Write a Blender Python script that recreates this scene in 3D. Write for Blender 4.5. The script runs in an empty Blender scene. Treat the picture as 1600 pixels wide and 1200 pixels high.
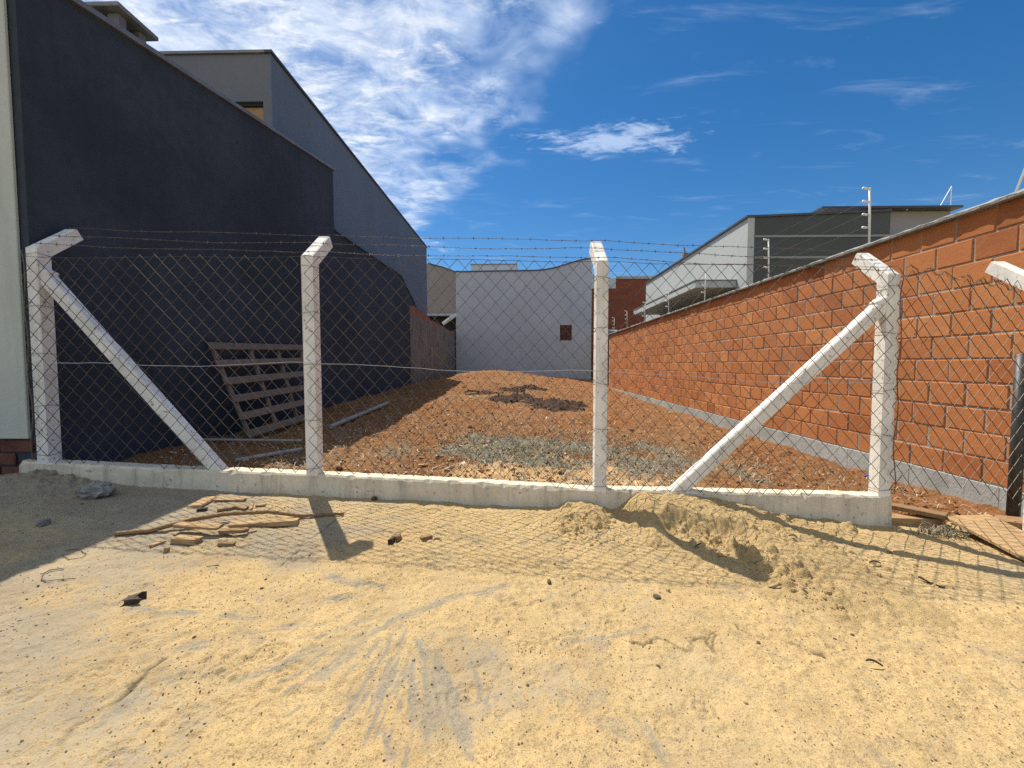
import bpy, math, random
import numpy as np
from mathutils import Vector, Matrix

R = math.radians
random.seed(7)
sc = bpy.context.scene
COL = sc.collection

# ------------------------------------------------------------------ camera
FPX, HC = 630.0, 1.15                      # focal length in photo pixels, eye height
YAW, PITCH = math.atan(13.4 / FPX), math.atan(30.0 / FPX)
cam_d = bpy.data.cameras.new("camera")
cam_d.sensor_width = 36.0
cam_d.lens = 36.0 * FPX / 1600.0
cam_d.clip_start = 0.05
cam_d.clip_end = 2000
cam = bpy.data.objects.new("camera", cam_d)
cam.location = (0, 0, HC)
cam.rotation_euler = (R(90) - PITCH, 0, YAW)
COL.objects.link(cam)
sc.camera = cam

# ------------------------------------------------------------------ sun and sky
SUN_AZ, SUN_EL = R(33.5), R(58.0)          # azimuth left of the lot's depth axis
to_sun = Vector((-math.sin(SUN_AZ) * math.cos(SUN_EL), math.cos(SUN_AZ) * math.cos(SUN_EL), math.sin(SUN_EL)))
sun_d = bpy.data.lights.new("sun", 'SUN')
sun_d.energy = 4.9
sun_d.angle = R(0.45)
sun_d.color = (1.0, 0.925, 0.80)
sun = bpy.data.objects.new("sun", sun_d)
sun.rotation_euler = to_sun.to_track_quat('Z', 'Y').to_euler()
sun.location = (-6, 10, 20)
COL.objects.link(sun)

sc.view_settings.view_transform = 'Standard'
sc.view_settings.look = 'None'
sc.view_settings.gamma = 1.0
sc.view_settings.use_curve_mapping = False
sc.view_settings.exposure = 0.44
sc.cycles.use_denoising = False

world = bpy.data.worlds.new("World")
sc.world = world
world.use_nodes = True


class NT:
    """small helper to write node trees"""
    def __init__(self, tree):
        self.t = tree

    def n(self, kind, **kw):
        nd = self.t.nodes.new(kind)
        for k, v in kw.items():
            setattr(nd, k, v)
        return nd

    def put(self, sock, v):
        if hasattr(v, 'is_linked') or isinstance(v, bpy.types.NodeSocket):
            self.t.links.new(v, sock)
        else:
            if isinstance(v, (tuple, list)) and len(v) == 3 and sock.type == 'RGBA':
                v = (*v, 1.0)
            sock.default_value = v

    def math(self, op, a, b=None, c=None, clamp=False):
        nd = self.n('ShaderNodeMath', operation=op, use_clamp=clamp)
        self.put(nd.inputs[0], a)
        if b is not None: self.put(nd.inputs[1], b)
        if c is not None: self.put(nd.inputs[2], c)
        return nd.outputs[0]

    def vmath(self, op, a, b=None):
        nd = self.n('ShaderNodeVectorMath', operation=op)
        self.put(nd.inputs[0], a)
        if b is not None: self.put(nd.inputs[1], b)
        return nd.outputs[0]

    def noise(self, vec, scale, detail=4.0, rough=0.55, dist=0.0, dims='3D'):
        nd = self.n('ShaderNodeTexNoise', noise_dimensions=dims)
        self.put(nd.inputs['Vector'], vec)
        nd.inputs['Scale'].default_value = scale
        nd.inputs['Detail'].default_value = detail
        nd.inputs['Roughness'].default_value = rough
        nd.inputs['Distortion'].default_value = dist
        return nd.outputs[0]

    def step(self, x, lo, hi, a=0.0, b=1.0):
        nd = self.n('ShaderNodeMapRange', interpolation_type='SMOOTHSTEP')
        self.put(nd.inputs[0], x)
        nd.inputs[1].default_value = lo; nd.inputs[2].default_value = hi
        nd.inputs[3].default_value = a; nd.inputs[4].default_value = b
        return nd.outputs[0]

    def mix(self, f, a, b, blend='MIX'):
        nd = self.n('ShaderNodeMix', data_type='RGBA', blend_type=blend)
        self.put(nd.inputs[0], f); self.put(nd.inputs[6], a); self.put(nd.inputs[7], b)
        return nd.outputs[2]

    def scale(self, vec, s):
        nd = self.n('ShaderNodeMapping')
        self.put(nd.inputs['Vector'], vec)
        nd.inputs['Scale'].default_value = s
        return nd.outputs[0]

    def bump(self, h, strength, dist, normal=None):
        nd = self.n('ShaderNodeBump')
        nd.inputs['Strength'].default_value = strength
        nd.inputs['Distance'].default_value = dist
        self.put(nd.inputs['Height'], h)
        if normal is not None: self.put(nd.inputs['Normal'], normal)
        return nd.outputs[0]


def build_world():
    w = NT(world.node_tree)
    for nd in list(w.t.nodes): w.t.nodes.remove(nd)
    out = w.n('ShaderNodeOutputWorld')
    bg = w.n('ShaderNodeBackground')
    bg.inputs['Strength'].default_value = 0.072
    sky = w.n('ShaderNodeTexSky', sky_type='NISHITA')
    sky.sun_disc = False
    sky.sun_elevation = SUN_EL
    sky.sun_rotation = -SUN_AZ
    sky.altitude = 700
    sky.air_density = 1.0
    sky.dust_density = 0.25
    sky.ozone_density = 2.2
    hs = w.n('ShaderNodeHueSaturation')
    hs.inputs['Saturation'].default_value = 1.36
    hs.inputs['Value'].default_value = 1.16
    w.put(hs.inputs['Color'], sky.outputs[0])
    tc = w.n('ShaderNodeTexCoord').outputs['Generated']
    sep = w.n('ShaderNodeSeparateXYZ'); w.put(sep.inputs[0], tc)
    z = w.math('MAXIMUM', sep.outputs[2], 0.03)
    cx = w.math('DIVIDE', sep.outputs[0], z)
    cy = w.math('DIVIDE', sep.outputs[1], z)
    cmb = w.n('ShaderNodeCombineXYZ'); w.put(cmb.inputs[0], cx); w.put(cmb.inputs[1], cy)
    p = cmb.outputs[0]
    # the altocumulus sheet lies to the left of a slanting front
    edge = w.math('SUBTRACT', w.math('SUBTRACT', 0.86, w.math('MULTIPLY', cy, 0.44)), cx)
    big = w.noise(p, 2.3, 3.0, 0.5)
    cover = w.math('ADD', edge, w.math('MULTIPLY', w.math('SUBTRACT', big, 0.5), 1.7))
    cover = w.step(cover, -0.15, 0.80)
    rot = w.n('ShaderNodeMapping'); w.put(rot.inputs['Vector'], p)
    rot.inputs['Rotation'].default_value = (0, 0, R(38)); rot.inputs['Scale'].default_value = (1.0, 1.9, 1.0)
    puff = w.noise(rot.outputs[0], 6.0, 5.0, 0.58, 0.7)
    fine = w.noise(rot.outputs[0], 24.0, 4.0, 0.62, 0.3)
    veil = w.noise(p, 5.0, 6.0, 0.65, 0.6)
    tex = w.math('ADD', w.math('MULTIPLY', puff, 0.74), w.math('MULTIPLY', fine, 0.28))
    d = w.math('ADD', tex, w.math('MULTIPLY', w.math('SUBTRACT', cover, 0.5), 0.30))
    sheet = w.math('MULTIPLY', w.step(d, 0.37, 0.90), w.step(cover, 0.0, 0.35))
    haze = w.math('MULTIPLY', w.step(veil, 0.28, 0.66, 0.1, 0.85), w.step(cover, 0.1, 0.7))
    sheet = w.math('MAXIMUM', sheet, haze)
    # thin cirrus wisps over the rest of the sky
    r2 = w.n('ShaderNodeMapping'); w.put(r2.inputs['Vector'], p)
    r2.inputs['Rotation'].default_value = (0, 0, R(-28)); r2.inputs['Scale'].default_value = (0.8, 2.4, 1.0)
    r2.inputs['Location'].default_value = (0.35, 0.1, 0)
    wis = w.noise(r2.outputs[0], 2.3, 7.0, 0.64, 0.6)
    wisp = w.step(wis, 0.54, 0.88, 0.0, 0.36)
    # one torn-off cloud scrap beside the front
    vs = w.n('ShaderNodeMapping'); w.put(vs.inputs['Vector'], p)
    vs.inputs['Location'].default_value = (-0.42, -1.86, 0)
    rs = w.n('ShaderNodeMapping'); w.put(rs.inputs['Vector'], vs.outputs[0])
    rs.inputs['Rotation'].default_value = (0, 0, R(-62)); rs.inputs['Scale'].default_value = (2.4, 6.5, 1)
    ln = w.n('ShaderNodeVectorMath', operation='LENGTH'); w.put(ln.inputs[0], rs.outputs[0])
    scr = w.math('SUBTRACT', w.math('ADD', puff, w.math('MULTIPLY', fine, 0.4)), w.math('MULTIPLY', ln.outputs['Value'], 0.42))
    scrap = w.step(scr, 0.30, 0.66, 0.0, 0.75)
    low = w.step(sep.outputs[2], 0.02, 0.16)
    dens = w.math('MULTIPLY', w.math('MAXIMUM', w.math('MAXIMUM', sheet, wisp), scrap), low)
    ccol = w.mix(w.step(d, 0.45, 0.85), (6.4, 7.9, 10.6), (11.0, 11.4, 11.8))
    col = w.mix(w.math('MULTIPLY', dens, 0.94), hs.outputs[0], ccol)
    w.put(bg.inputs['Color'], col)
    w.t.links.new(bg.outputs[0], out.inputs[0])


build_world()


# ------------------------------------------------------------------ pixel helpers (photo pixel + a known plane -> place)
_F = Vector((-math.sin(YAW) * math.cos(PITCH), math.cos(YAW) * math.cos(PITCH), -math.sin(PITCH)))
_Rt = Vector((math.cos(YAW), math.sin(YAW), 0))
_Up = _Rt.cross(_F)


def ray(px, py):
    return _F + _Rt * ((px - 800) / FPX) + _Up * ((600 - py) / FPX)


def atY(px, py, y):
    d = ray(px, py); t = y / d.y
    return Vector((d.x * t, y, HC + d.z * t))


def atX(px, py, x):
    d = ray(px, py); t = x / d.x
    return Vector((x, d.y * t, HC + d.z * t))


# ------------------------------------------------------------------ numpy noise
def _hash(ix, iy, seed):
    h = (ix.astype(np.int64) * 374761393 + iy.astype(np.int64) * 668265263 + seed * 974711) & 0xffffffff
    h = ((h ^ (h >> 13)) * 1274126177) & 0xffffffff
    return ((h ^ (h >> 16)) & 0xffff) / 65535.0


def vnoise(x, y, seed=0):
    x = np.asarray(x, float); y = np.asarray(y, float)
    ix = np.floor(x); iy = np.floor(y)
    fx = x - ix; fy = y - iy
    fx = fx * fx * fx * (fx * (fx * 6 - 15) + 10); fy = fy * fy * fy * (fy * (fy * 6 - 15) + 10)
    a = _hash(ix, iy, seed); b = _hash(ix + 1, iy, seed); c = _hash(ix, iy + 1, seed); d = _hash(ix + 1, iy + 1, seed)
    return (a + (b - a) * fx) * (1 - fy) + (c + (d - c) * fx) * fy - 0.5


def fbm(x, y, wl, octaves=4, gain=0.5, seed=0):
    s = 0; a = 1.0
    for o in range(octaves):
        th = 0.6 * o + 0.3
        xr = np.asarray(x) * math.cos(th) - np.asarray(y) * math.sin(th)
        yr = np.asarray(x) * math.sin(th) + np.asarray(y) * math.cos(th)
        s = s + a * vnoise(xr / wl + 17.3 * o, yr / wl - 9.1 * o, seed + o)
        a *= gain; wl *= 0.5
    return s


def sstep(x, lo, hi):
    t = np.clip((np.asarray(x, float) - lo) / (hi - lo), 0, 1)
    return t * t * (3 - 2 * t)


# ------------------------------------------------------------------ object helpers
def link(o, parent=None):
    COL.objects.link(o)
    if parent is not None: o.parent = parent
    return o


def tag(o, label=None, cat=None, group=None, kind=None):
    if label: o["label"] = label
    if cat: o["category"] = cat
    if group: o["group"] = group
    if kind: o["kind"] = kind
    return o


def thing(name, label, cat, loc=(0, 0, 0), group=None):
    o = bpy.data.objects.new(name, None)
    o.empty_display_size = 0.1
    o.location = loc
    link(o)
    return tag(o, label, cat, group)


def mesh_obj(name, verts, faces, mat, parent=None, smooth=False, world_verts=True):
    """verts in world coordinates; a child gets them relative to its parents (Empties without rotation)"""
    me = bpy.data.meshes.new(name)
    off = Vector((0, 0, 0))
    q = parent
    while q is not None and world_verts:
        off += q.location; q = q.parent
    if parent is not None and world_verts and off.length > 0:
        verts = [(v[0] - off.x, v[1] - off.y, v[2] - off.z) for v in verts]
    me.from_pydata([tuple(v) for v in verts], [], faces)
    me.update()
    if smooth:
        me.polygons.foreach_set('use_smooth', [True] * len(me.polygons))
    if mat is not None: me.materials.append(mat)
    return link(bpy.data.objects.new(name, me), parent)


class MB:
    """collects shapes into one mesh"""
    def __init__(self):
        self.v = []; self.f = []

    def add(self, verts, faces):
        b = len(self.v)
        self.v += [tuple(v) for v in verts]
        self.f += [tuple(i + b for i in f) for f in faces]
        return self

    def box(self, lo, hi, ch=0.0, jit=0.0, M=None):
        v, f = cbox(lo, hi, ch)
        if jit: v = [tuple(c + random.uniform(-jit, jit) for c in q) for q in v]
        if M is not None: v = [tuple(M @ Vector(q)) for q in v]
        return self.add(v, f)

    def tube(self, pts, r, sides=6, caps=True):
        v, f = tube(pts, r, sides, caps)
        return self.add(v, f)

    def prism(self, poly, axis, lo, hi):
        v, f = prism(poly, axis, lo, hi)
        return self.add(v, f)

    def build(self, name, mat, parent=None, smooth=False):
        return mesh_obj(name, self.v, self.f, mat, parent, smooth)


def cbox(lo, hi, ch=0.0):
    (x0, y0, z0), (x1, y1, z1) = lo, hi
    if ch <= 0:
        v = [(x, y, z) for x in (x0, x1) for y in (y0, y1) for z in (z0, z1)]
        f = [(0, 1, 3, 2), (4, 6, 7, 5), (0, 4, 5, 1), (2, 3, 7, 6), (0, 2, 6, 4), (1, 5, 7, 3)]
        return v, f
    v = []; idx = {}
    L, H = (x0, y0, z0), (x1, y1, z1)
    for c in range(8):
        s = [(c >> k) & 1 for k in range(3)]
        for a in range(3):      # vertex on the face perpendicular to axis a
            p = []
            for k in range(3):
                base = H[k] if s[k] else L[k]
                if k != a: base += -ch if s[k] else ch
                p.append(base)
            idx[(c, a)] = len(v); v.append(tuple(p))
    f = []
    cen = Vector([(L[k] + H[k]) / 2 for k in range(3)])

    def face(ids):
        n = (Vector(v[ids[1]]) - Vector(v[ids[0]])).cross(Vector(v[ids[2]]) - Vector(v[ids[0]]))
        m = sum((Vector(v[i]) for i in ids), Vector()) / len(ids) - cen
        f.append(tuple(ids) if n.dot(m) > 0 else tuple(reversed(ids)))
    for a in range(3):
        b, c2 = (a + 1) % 3, (a + 2) % 3
        for s in (0, 1):
            cs = [(s << a) | (i << b) | (j << c2) for i, j in ((0, 0), (1, 0), (1, 1), (0, 1))]
            face([idx[(c, a)] for c in cs])
        for i in (0, 1):
            for j in (0, 1):    # edge along axis a
                c0 = (i << b) | (j << c2); c1 = c0 | (1 << a)
                face([idx[(c0, b)], idx[(c1, b)], idx[(c1, c2)], idx[(c0, c2)]])
    for c in range(8):
        face([idx[(c, 0)], idx[(c, 1)], idx[(c, 2)]])
    return v, f


def tube(pts, r, sides=6, caps=True):
    pts = [Vector(p) for p in pts]
    rs = r if isinstance(r, (list, tuple)) else [r] * len(pts)
    v = []; f = []
    ref = None
    for i, p in enumerate(pts):
        t = (pts[min(i + 1, len(pts) - 1)] - pts[max(i - 1, 0)])
        t = t.normalized() if t.length > 1e-9 else Vector((0, 0, 1))
        if ref is None:
            ref = t.orthogonal().normalized()
        else:
            ref = (ref - t * ref.dot(t))
            ref = ref.normalized() if ref.length > 1e-6 else t.orthogonal().normalized()
        b = t.cross(ref)
        for k in range(sides):
            a = 2 * math.pi * k / sides
            v.append(tuple(p + (ref * math.cos(a) + b * math.sin(a)) * rs[i]))
    for i in range(len(pts) - 1):
        for k in range(sides):
            k2 = (k + 1) % sides
            f.append((i * sides + k, i * sides + k2, (i + 1) * sides + k2, (i + 1) * sides + k))
    if caps:
        f.append(tuple(reversed(range(sides))))
        f.append(tuple(range((len(pts) - 1) * sides, len(pts) * sides)))
    return v, f


def prism(poly, axis, lo, hi):
    """extrude a 2D polygon along an axis; poly holds the other two coordinates in xyz order"""
    n = len(poly); v = []
    for h in (lo, hi):
        for a, b in poly:
            p = [a, b]; p.insert(axis, h); v.append(tuple(p))
    f = []
    for i in range(n):
        j = (i + 1) % n
        f.append((i, j, n + j, n + i))
    f.append(tuple(reversed(range(n)))); f.append(tuple(range(n, 2 * n)))
    area = sum(poly[i][0] * poly[(i + 1) % n][1] - poly[(i + 1) % n][0] * poly[i][1] for i in range(n))
    flip = (area < 0) != (axis == 1)
    if flip: f = [tuple(reversed(q)) for q in f]
    return v, f


def grid_obj(name, xs, ys, Z, mat, attrs=None, parent=None):
    nx, ny = len(xs), len(ys)
    X, Y = np.meshgrid(xs, ys)
    co = np.stack([X, Y, Z], -1).reshape(-1, 3).astype(np.float32)
    i = np.arange(nx * ny).reshape(ny, nx)
    q = np.stack([i[:-1, :-1], i[:-1, 1:], i[1:, 1:], i[1:, :-1]], -1).reshape(-1, 4).astype(np.int32)
    me = bpy.data.meshes.new(name)
    me.vertices.add(len(co)); me.vertices.foreach_set('co', co.ravel())
    me.loops.add(q.size); me.loops.foreach_set('vertex_index', q.ravel())
    me.polygons.add(len(q))
    me.polygons.foreach_set('loop_start', np.arange(0, q.size, 4, dtype=np.int32))
    me.polygons.foreach_set('loop_total', np.full(len(q), 4, dtype=np.int32))
    me.polygons.foreach_set('use_smooth', np.ones(len(q), dtype=bool))
    me.update(calc_edges=True)
    for k, a in (attrs or {}).items():
        at = me.attributes.new(k, 'FLOAT', 'POINT')
        at.data.foreach_set('value', np.asarray(a, np.float32).ravel())
    me.materials.append(mat)
    return link(bpy.data.objects.new(name, me), parent)


# ------------------------------------------------------------------ materials
def new_mat(name):
    m = bpy.data.materials.new(name); m.use_nodes = True
    t = NT(m.node_tree)
    b = m.node_tree.nodes['Principled BSDF']
    pos = t.n('ShaderNodeNewGeometry').outputs['Position']
    return m, t, b, pos


def mul(c, k): return tuple(x * k for x in c)


def plain(name, col, var=0.18, scale=2.5, rough=0.85, bump=0.25, bscale=90.0, bdist=0.004, streak=0.0, col2=None, spot=0.0, metallic=0.0, spec=0.35):
    m, t, b, pos = new_mat(name)
    n1 = t.noise(pos, scale, 5.0, 0.6)
    c = t.mix(t.step(n1, 0.3, 0.7), mul(col, 1 - var), col2 or mul(col, 1 + var))
    n3 = t.noise(pos, scale * 17, 4.0, 0.6)
    c = t.mix(t.step(n3, 0.35, 0.75, 0.0, 0.5), c, mul(col, 1 - var * 1.3))
    if streak:
        ns = t.noise(t.scale(pos, (7.0, 7.0, 0.5)), 1.4, 5.0, 0.65)
        c = t.mix(t.step(ns, 0.5, 0.78, 0.0, streak), c, mul(col, 0.45))
    if spot:
        sp = t.noise(pos, 34.0, 3.0, 0.6)
        c = t.mix(t.step(sp, 0.64, 0.70, 0.0, spot), c, (0.05, 0.045, 0.035))
    t.put(b.inputs['Base Color'], c)
    b.inputs['Roughness'].default_value = rough
    b.inputs['Metallic'].default_value = metallic
    b.inputs['Specular IOR Level'].default_value = spec
    if bump:
        h = t.math('ADD', t.noise(pos, bscale, 4.0, 0.6), t.math('MULTIPLY', t.noise(pos, bscale * 0.12, 3.0), 1.2))
        t.put(b.inputs['Normal'], t.bump(h, bump, bdist))
    return m


def mat_whitewash(name, col=(0.83, 0.80, 0.73), grime=0.45, lo=0.53):
    m, t, b, pos = new_mat(name)
    n1 = t.noise(pos, 6.0, 6.0, 0.65)
    c = t.mix(t.step(n1, 0.35, 0.7), col, mul(col, 0.80))
    ns = t.noise(t.scale(pos, (9.0, 9.0, 1.1)), 1.8, 6.0, 0.68)
    c = t.mix(t.step(ns, lo, lo + .26, 0.0, grime), c, (0.22, 0.19, 0.14))
    ch = t.noise(pos, 30.0, 4.0, 0.65)
    c = t.mix(t.step(ch, 0.615, 0.66, 0.0, 0.65), c, (0.17, 0.145, 0.11))
    cr = t.math('ABSOLUTE', t.math('SUBTRACT', t.noise(t.scale(pos, (1.0, 1.0, 0.22)), 3.1, 7.0, 0.62), 0.5))
    gate = t.step(t.noise(pos, 1.7, 2.0), 0.50, 0.62)
    c = t.mix(t.math('MULTIPLY', t.math('MULTIPLY', t.step(cr, 0.0, 0.006, 1.0, 0.0), gate), grime), c, (0.07, 0.055, 0.04))
    t.put(b.inputs['Base Color'], c)
    b.inputs['Roughness'].default_value = 0.9
    b.inputs['Specular IOR Level'].default_value = 0.2
    h = t.math('ADD', t.noise(pos, 120.0, 4.0, 0.65), t.math('MULTIPLY', t.noise(pos, 22.0, 4.0), 1.5))
    t.put(b.inputs['Normal'], t.bump(h, 0.35, 0.004))
    return m


def mat_brick(name, island=False):
    m, t, b, pos = new_mat(name)
    if island:
        rnd = t.n('ShaderNodeNewGeometry').outputs['Random Per Island']
    else:
        rnd = t.n('ShaderNodeObjectInfo').outputs['Random']
    ramp = t.n('ShaderNodeValToRGB')
    t.put(ramp.inputs[0], rnd)
    e = ramp.color_ramp.elements
    e[0].position = 0.0; e[0].color = (0.265, 0.087, 0.030, 1)
    e[1].position = 1.0; e[1].color = (0.549, 0.237, 0.088, 1)
    for p_, c_ in ((0.10, (0.412, 0.145, 0.049, 1)), (0.5, (0.465, 0.179, 0.061, 1)), (0.8, (0.495, 0.199, 0.070, 1))):
        q = e.new(p_); q.color = c_
    n1 = t.noise(pos, 9.0, 5.0, 0.65)
    c = t.mix(t.step(n1, 0.35, 0.72, 0.0, 0.6), ramp.outputs[0], (0.392, 0.144, 0.050))
    big = t.noise(pos, 0.8, 4.0, 0.6)
    c = t.mix(t.step(big, 0.42, 0.72, 0.0, 0.40), c, (0.26, 0.105, 0.045))
    n2 = t.noise(t.scale(pos, (1, 0.25, 3.0)), 40.0, 4.0, 0.65)
    c = t.mix(t.step(n2, 0.5, 0.85, 0.0, 0.45), c, (0.588, 0.268, 0.102))
    sp = t.noise(pos, 75.0, 2.0, 0.5)
    c = t.mix(t.step(sp, 0.67, 0.72, 0.0, 0.6), c, (0.127, 0.045, 0.018))
    t.put(b.inputs['Base Color'], c)
    b.inputs['Roughness'].default_value = 0.88
    b.inputs['Specular IOR Level'].default_value = 0.25
    h = t.math('ADD', t.noise(t.scale(pos, (1, 0.4, 2.5)), 90.0, 4.0, 0.65), t.math('MULTIPLY', t.noise(pos, 14.0, 3.0), 1.5))
    t.put(b.inputs['Normal'], t.bump(h, 0.4, 0.004))
    return m


def mat_wood(name, col, dark, axis=(1, 9, 9)):
    m, t, b, _ = new_mat(name)
    pos = t.n('ShaderNodeTexCoord').outputs['Object']
    rnd = t.n('ShaderNodeObjectInfo').outputs['Random']
    v = t.vmath('ADD', pos, rnd)
    g = t.noise(t.scale(v, axis), 14.0, 5.0, 0.65, 0.4)
    c = t.mix(t.step(g, 0.35, 0.72), col, dark)
    k = t.noise(v, 11.0, 4.0, 0.6)
    c = t.mix(t.step(k, 0.52, 0.8, 0.0, 0.55), c, mul(dark, 0.6))
    c = t.mix(t.math('MULTIPLY', rnd, 0.35), c, mul(dark, 0.8))
    t.put(b.inputs['Base Color'], c)
    b.inputs['Roughness'].default_value = 0.85
    t.put(b.inputs['Normal'], t.bump(g, 0.4, 0.003))
    return m


def mat_pavement():
    m, t, b, pos = new_mat("sand_over_concrete")
    at = t.n('ShaderNodeAttribute', attribute_name='sand').outputs['Fac']
    ck = t.n('ShaderNodeAttribute', attribute_name='crack').outputs['Fac']
    n1 = t.noise(pos, 3.2, 6.0, 0.62)
    n2 = t.noise(pos, 46.0, 5.0, 0.7)
    n3 = t.noise(pos, 240.0, 3.0, 0.6)
    n4 = t.noise(pos, 110.0, 3.0, 0.65)
    sand = t.mix(t.step(n1, 0.32, 0.7), (0.520, 0.374, 0.178), (0.450, 0.324, 0.156))
    sand = t.mix(t.step(n2, 0.45, 0.72, 0.0, 0.6), sand, (0.307, 0.209, 0.105))
    sand = t.mix(t.step(n4, 0.55, 0.64, 0.0, 0.6), sand, (0.139, 0.093, 0.051))
    sand = t.mix(t.step(n3, 0.55, 0.63, 0.0, 0.55), sand, (0.148, 0.098, 0.051))
    sand = t.mix(t.step(n3, 0.28, 0.42, 0.5, 0.0), sand, (0.558, 0.418, 0.232))
    conc = t.mix(t.step(n1, 0.3, 0.7), (0.353, 0.289, 0.195), (0.288, 0.236, 0.162))
    conc = t.mix(t.step(n2, 0.4, 0.75, 0.0, 0.6), conc, (0.204, 0.173, 0.124))
    conc = t.mix(t.step(n4, 0.56, 0.66, 0.0, 0.6), conc, (0.111, 0.093, 0.070))
    conc = t.mix(t.step(n3, 0.55, 0.66, 0.0, 0.6), conc, (0.390, 0.311, 0.198))
    a = t.math('ADD', at, t.math('MULTIPLY', t.math('SUBTRACT', n2, 0.5), 1.0))
    a = t.math('ADD', a, t.math('MULTIPLY', t.math('SUBTRACT', n4, 0.5), 0.9))
    f = t.step(a, 0.20, 0.62)
    c = t.mix(f, conc, sand)
    sf = t.n('ShaderNodeAttribute', attribute_name='scuff').outputs['Fac']
    sf = t.math('ADD', sf, t.math('MULTIPLY', t.math('SUBTRACT', n4, 0.5), 1.2))
    grey = t.mix(t.step(n3, 0.45, 0.62), (0.200, 0.186, 0.153), (0.353, 0.285, 0.178))
    c = t.mix(t.step(sf, 0.25, 0.85, 0.0, 0.85), c, grey)
    mot = t.noise(t.scale(pos, (0.8, 1.0, 1.0)), 7.5, 7.0, 0.68, 0.5)
    c = t.mix(t.step(mot, 0.53, 0.68, 0.0, 0.62), c, t.mix(t.step(n3, 0.42, 0.6), (0.334, 0.271, 0.187), (0.186, 0.156, 0.111)))
    pale = t.noise(pos, 0.9, 5.0, 0.62)
    c = t.mix(t.step(pale, 0.50, 0.72, 0.0, 0.45), c, (0.446, 0.359, 0.216))
    brn = t.noise(pos, 6.5, 5.0, 0.7)
    c = t.mix(t.step(brn, 0.52, 0.74, 0.0, 0.45), c, (0.250, 0.169, 0.083))
    red = t.noise(pos, 1.3, 4.0, 0.6)
    c = t.mix(t.step(red, 0.55, 0.78, 0.0, 0.28), c, (0.334, 0.178, 0.083))
    c = t.mix(t.math('MULTIPLY', ck, 0.85), c, (0.056, 0.045, 0.029))
    t.put(b.inputs['Base Color'], c)
    b.inputs['Roughness'].default_value = 0.95
    b.inputs['Specular IOR Level'].default_value = 0.12
    h = t.math('ADD', t.math('ADD', t.math('MULTIPLY', n3, 0.6), n2), t.math('MULTIPLY', n4, 0.9))
    t.put(b.inputs['Normal'], t.bump(h, 0.6, 0.007))
    return m


def mat_sandheap():
    m, t, b, pos = new_mat("heaped_sand")
    n1 = t.noise(pos, 5.0, 6.0, 0.62)
    n2 = t.noise(pos, 60.0, 5.0, 0.7)
    n3 = t.noise(pos, 260.0, 3.0, 0.6)
    sand = t.mix(t.step(n1, 0.32, 0.7), (0.577, 0.414, 0.198), (0.489, 0.344, 0.163))
    sand = t.mix(t.step(n2, 0.45, 0.75, 0.0, 0.5), sand, (0.340, 0.231, 0.114))
    sand = t.mix(t.step(n3, 0.57, 0.68, 0.0, 0.5), sand, (0.258, 0.168, 0.080))
    t.put(b.inputs['Base Color'], sand)
    b.inputs['Roughness'].default_value = 0.95
    b.inputs['Specular IOR Level'].default_value = 0.12
    t.put(b.inputs['Normal'], t.bump(t.math('ADD', n2, t.math('MULTIPLY', n3, 0.7)), 1.0, 0.012))
    return m


def mat_soil():
    m, t, b, pos = new_mat("red_lot_soil")
    ash = t.n('ShaderNodeAttribute', attribute_name='ash').outputs['Fac']
    sdy = t.n('ShaderNodeAttribute', attribute_name='sandy').outputs['Fac']
    n1 = t.noise(pos, 1.1, 6.0, 0.65)
    n2 = t.noise(pos, 13.0, 6.0, 0.72)
    n3 = t.noise(pos, 70.0, 4.0, 0.7)
    c = t.mix(t.step(n1, 0.3, 0.7), (0.283, 0.118, 0.043), (0.264, 0.140, 0.063))
    c = t.mix(t.step(n2, 0.42, 0.72, 0.0, 0.8), c, (0.156, 0.059, 0.021))
    c = t.mix(t.step(n3, 0.50, 0.72, 0.0, 0.7), c, (0.072, 0.033, 0.015))
    c = t.mix(t.step(n3, 0.26, 0.42, 0.55, 0.0), c, (0.371, 0.192, 0.079))
    bits = t.noise(pos, 38.0, 2.0, 0.5)
    c = t.mix(t.step(bits, 0.66, 0.70, 0.0, 0.7), c, (0.536, 0.367, 0.213))
    tan = t.noise(pos, 0.75, 5.0, 0.65)
    c = t.mix(t.math('MULTIPLY', t.step(tan, 0.48, 0.66, 0.0, 0.6), t.step(n3, 0.3, 0.6)), c, (0.322, 0.198, 0.097))
    a = t.step(t.math('ADD', sdy, t.math('MULTIPLY', t.math('SUBTRACT', n2, 0.5), 0.9)), 0.35, 0.65)
    c = t.mix(a, c, t.mix(t.step(n3, 0.4, 0.7), (0.618, 0.406, 0.193), (0.405, 0.256, 0.116)))
    a2 = t.step(t.math('ADD', ash, t.math('MULTIPLY', t.math('SUBTRACT', n2, 0.5), 1.2)), 0.35, 0.7)
    c = t.mix(a2, c, t.mix(t.step(n3, 0.35, 0.65), (0.286, 0.254, 0.182), (0.122, 0.113, 0.088)))
    t.put(b.inputs['Base Color'], c)
    b.inputs['Roughness'].default_value = 0.95
    b.inputs['Specular IOR Level'].default_value = 0.1
    t.put(b.inputs['Normal'], t.bump(t.math('ADD', n2, t.math('MULTIPLY', n3, 0.6)), 0.9, 0.03))
    return m


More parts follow.
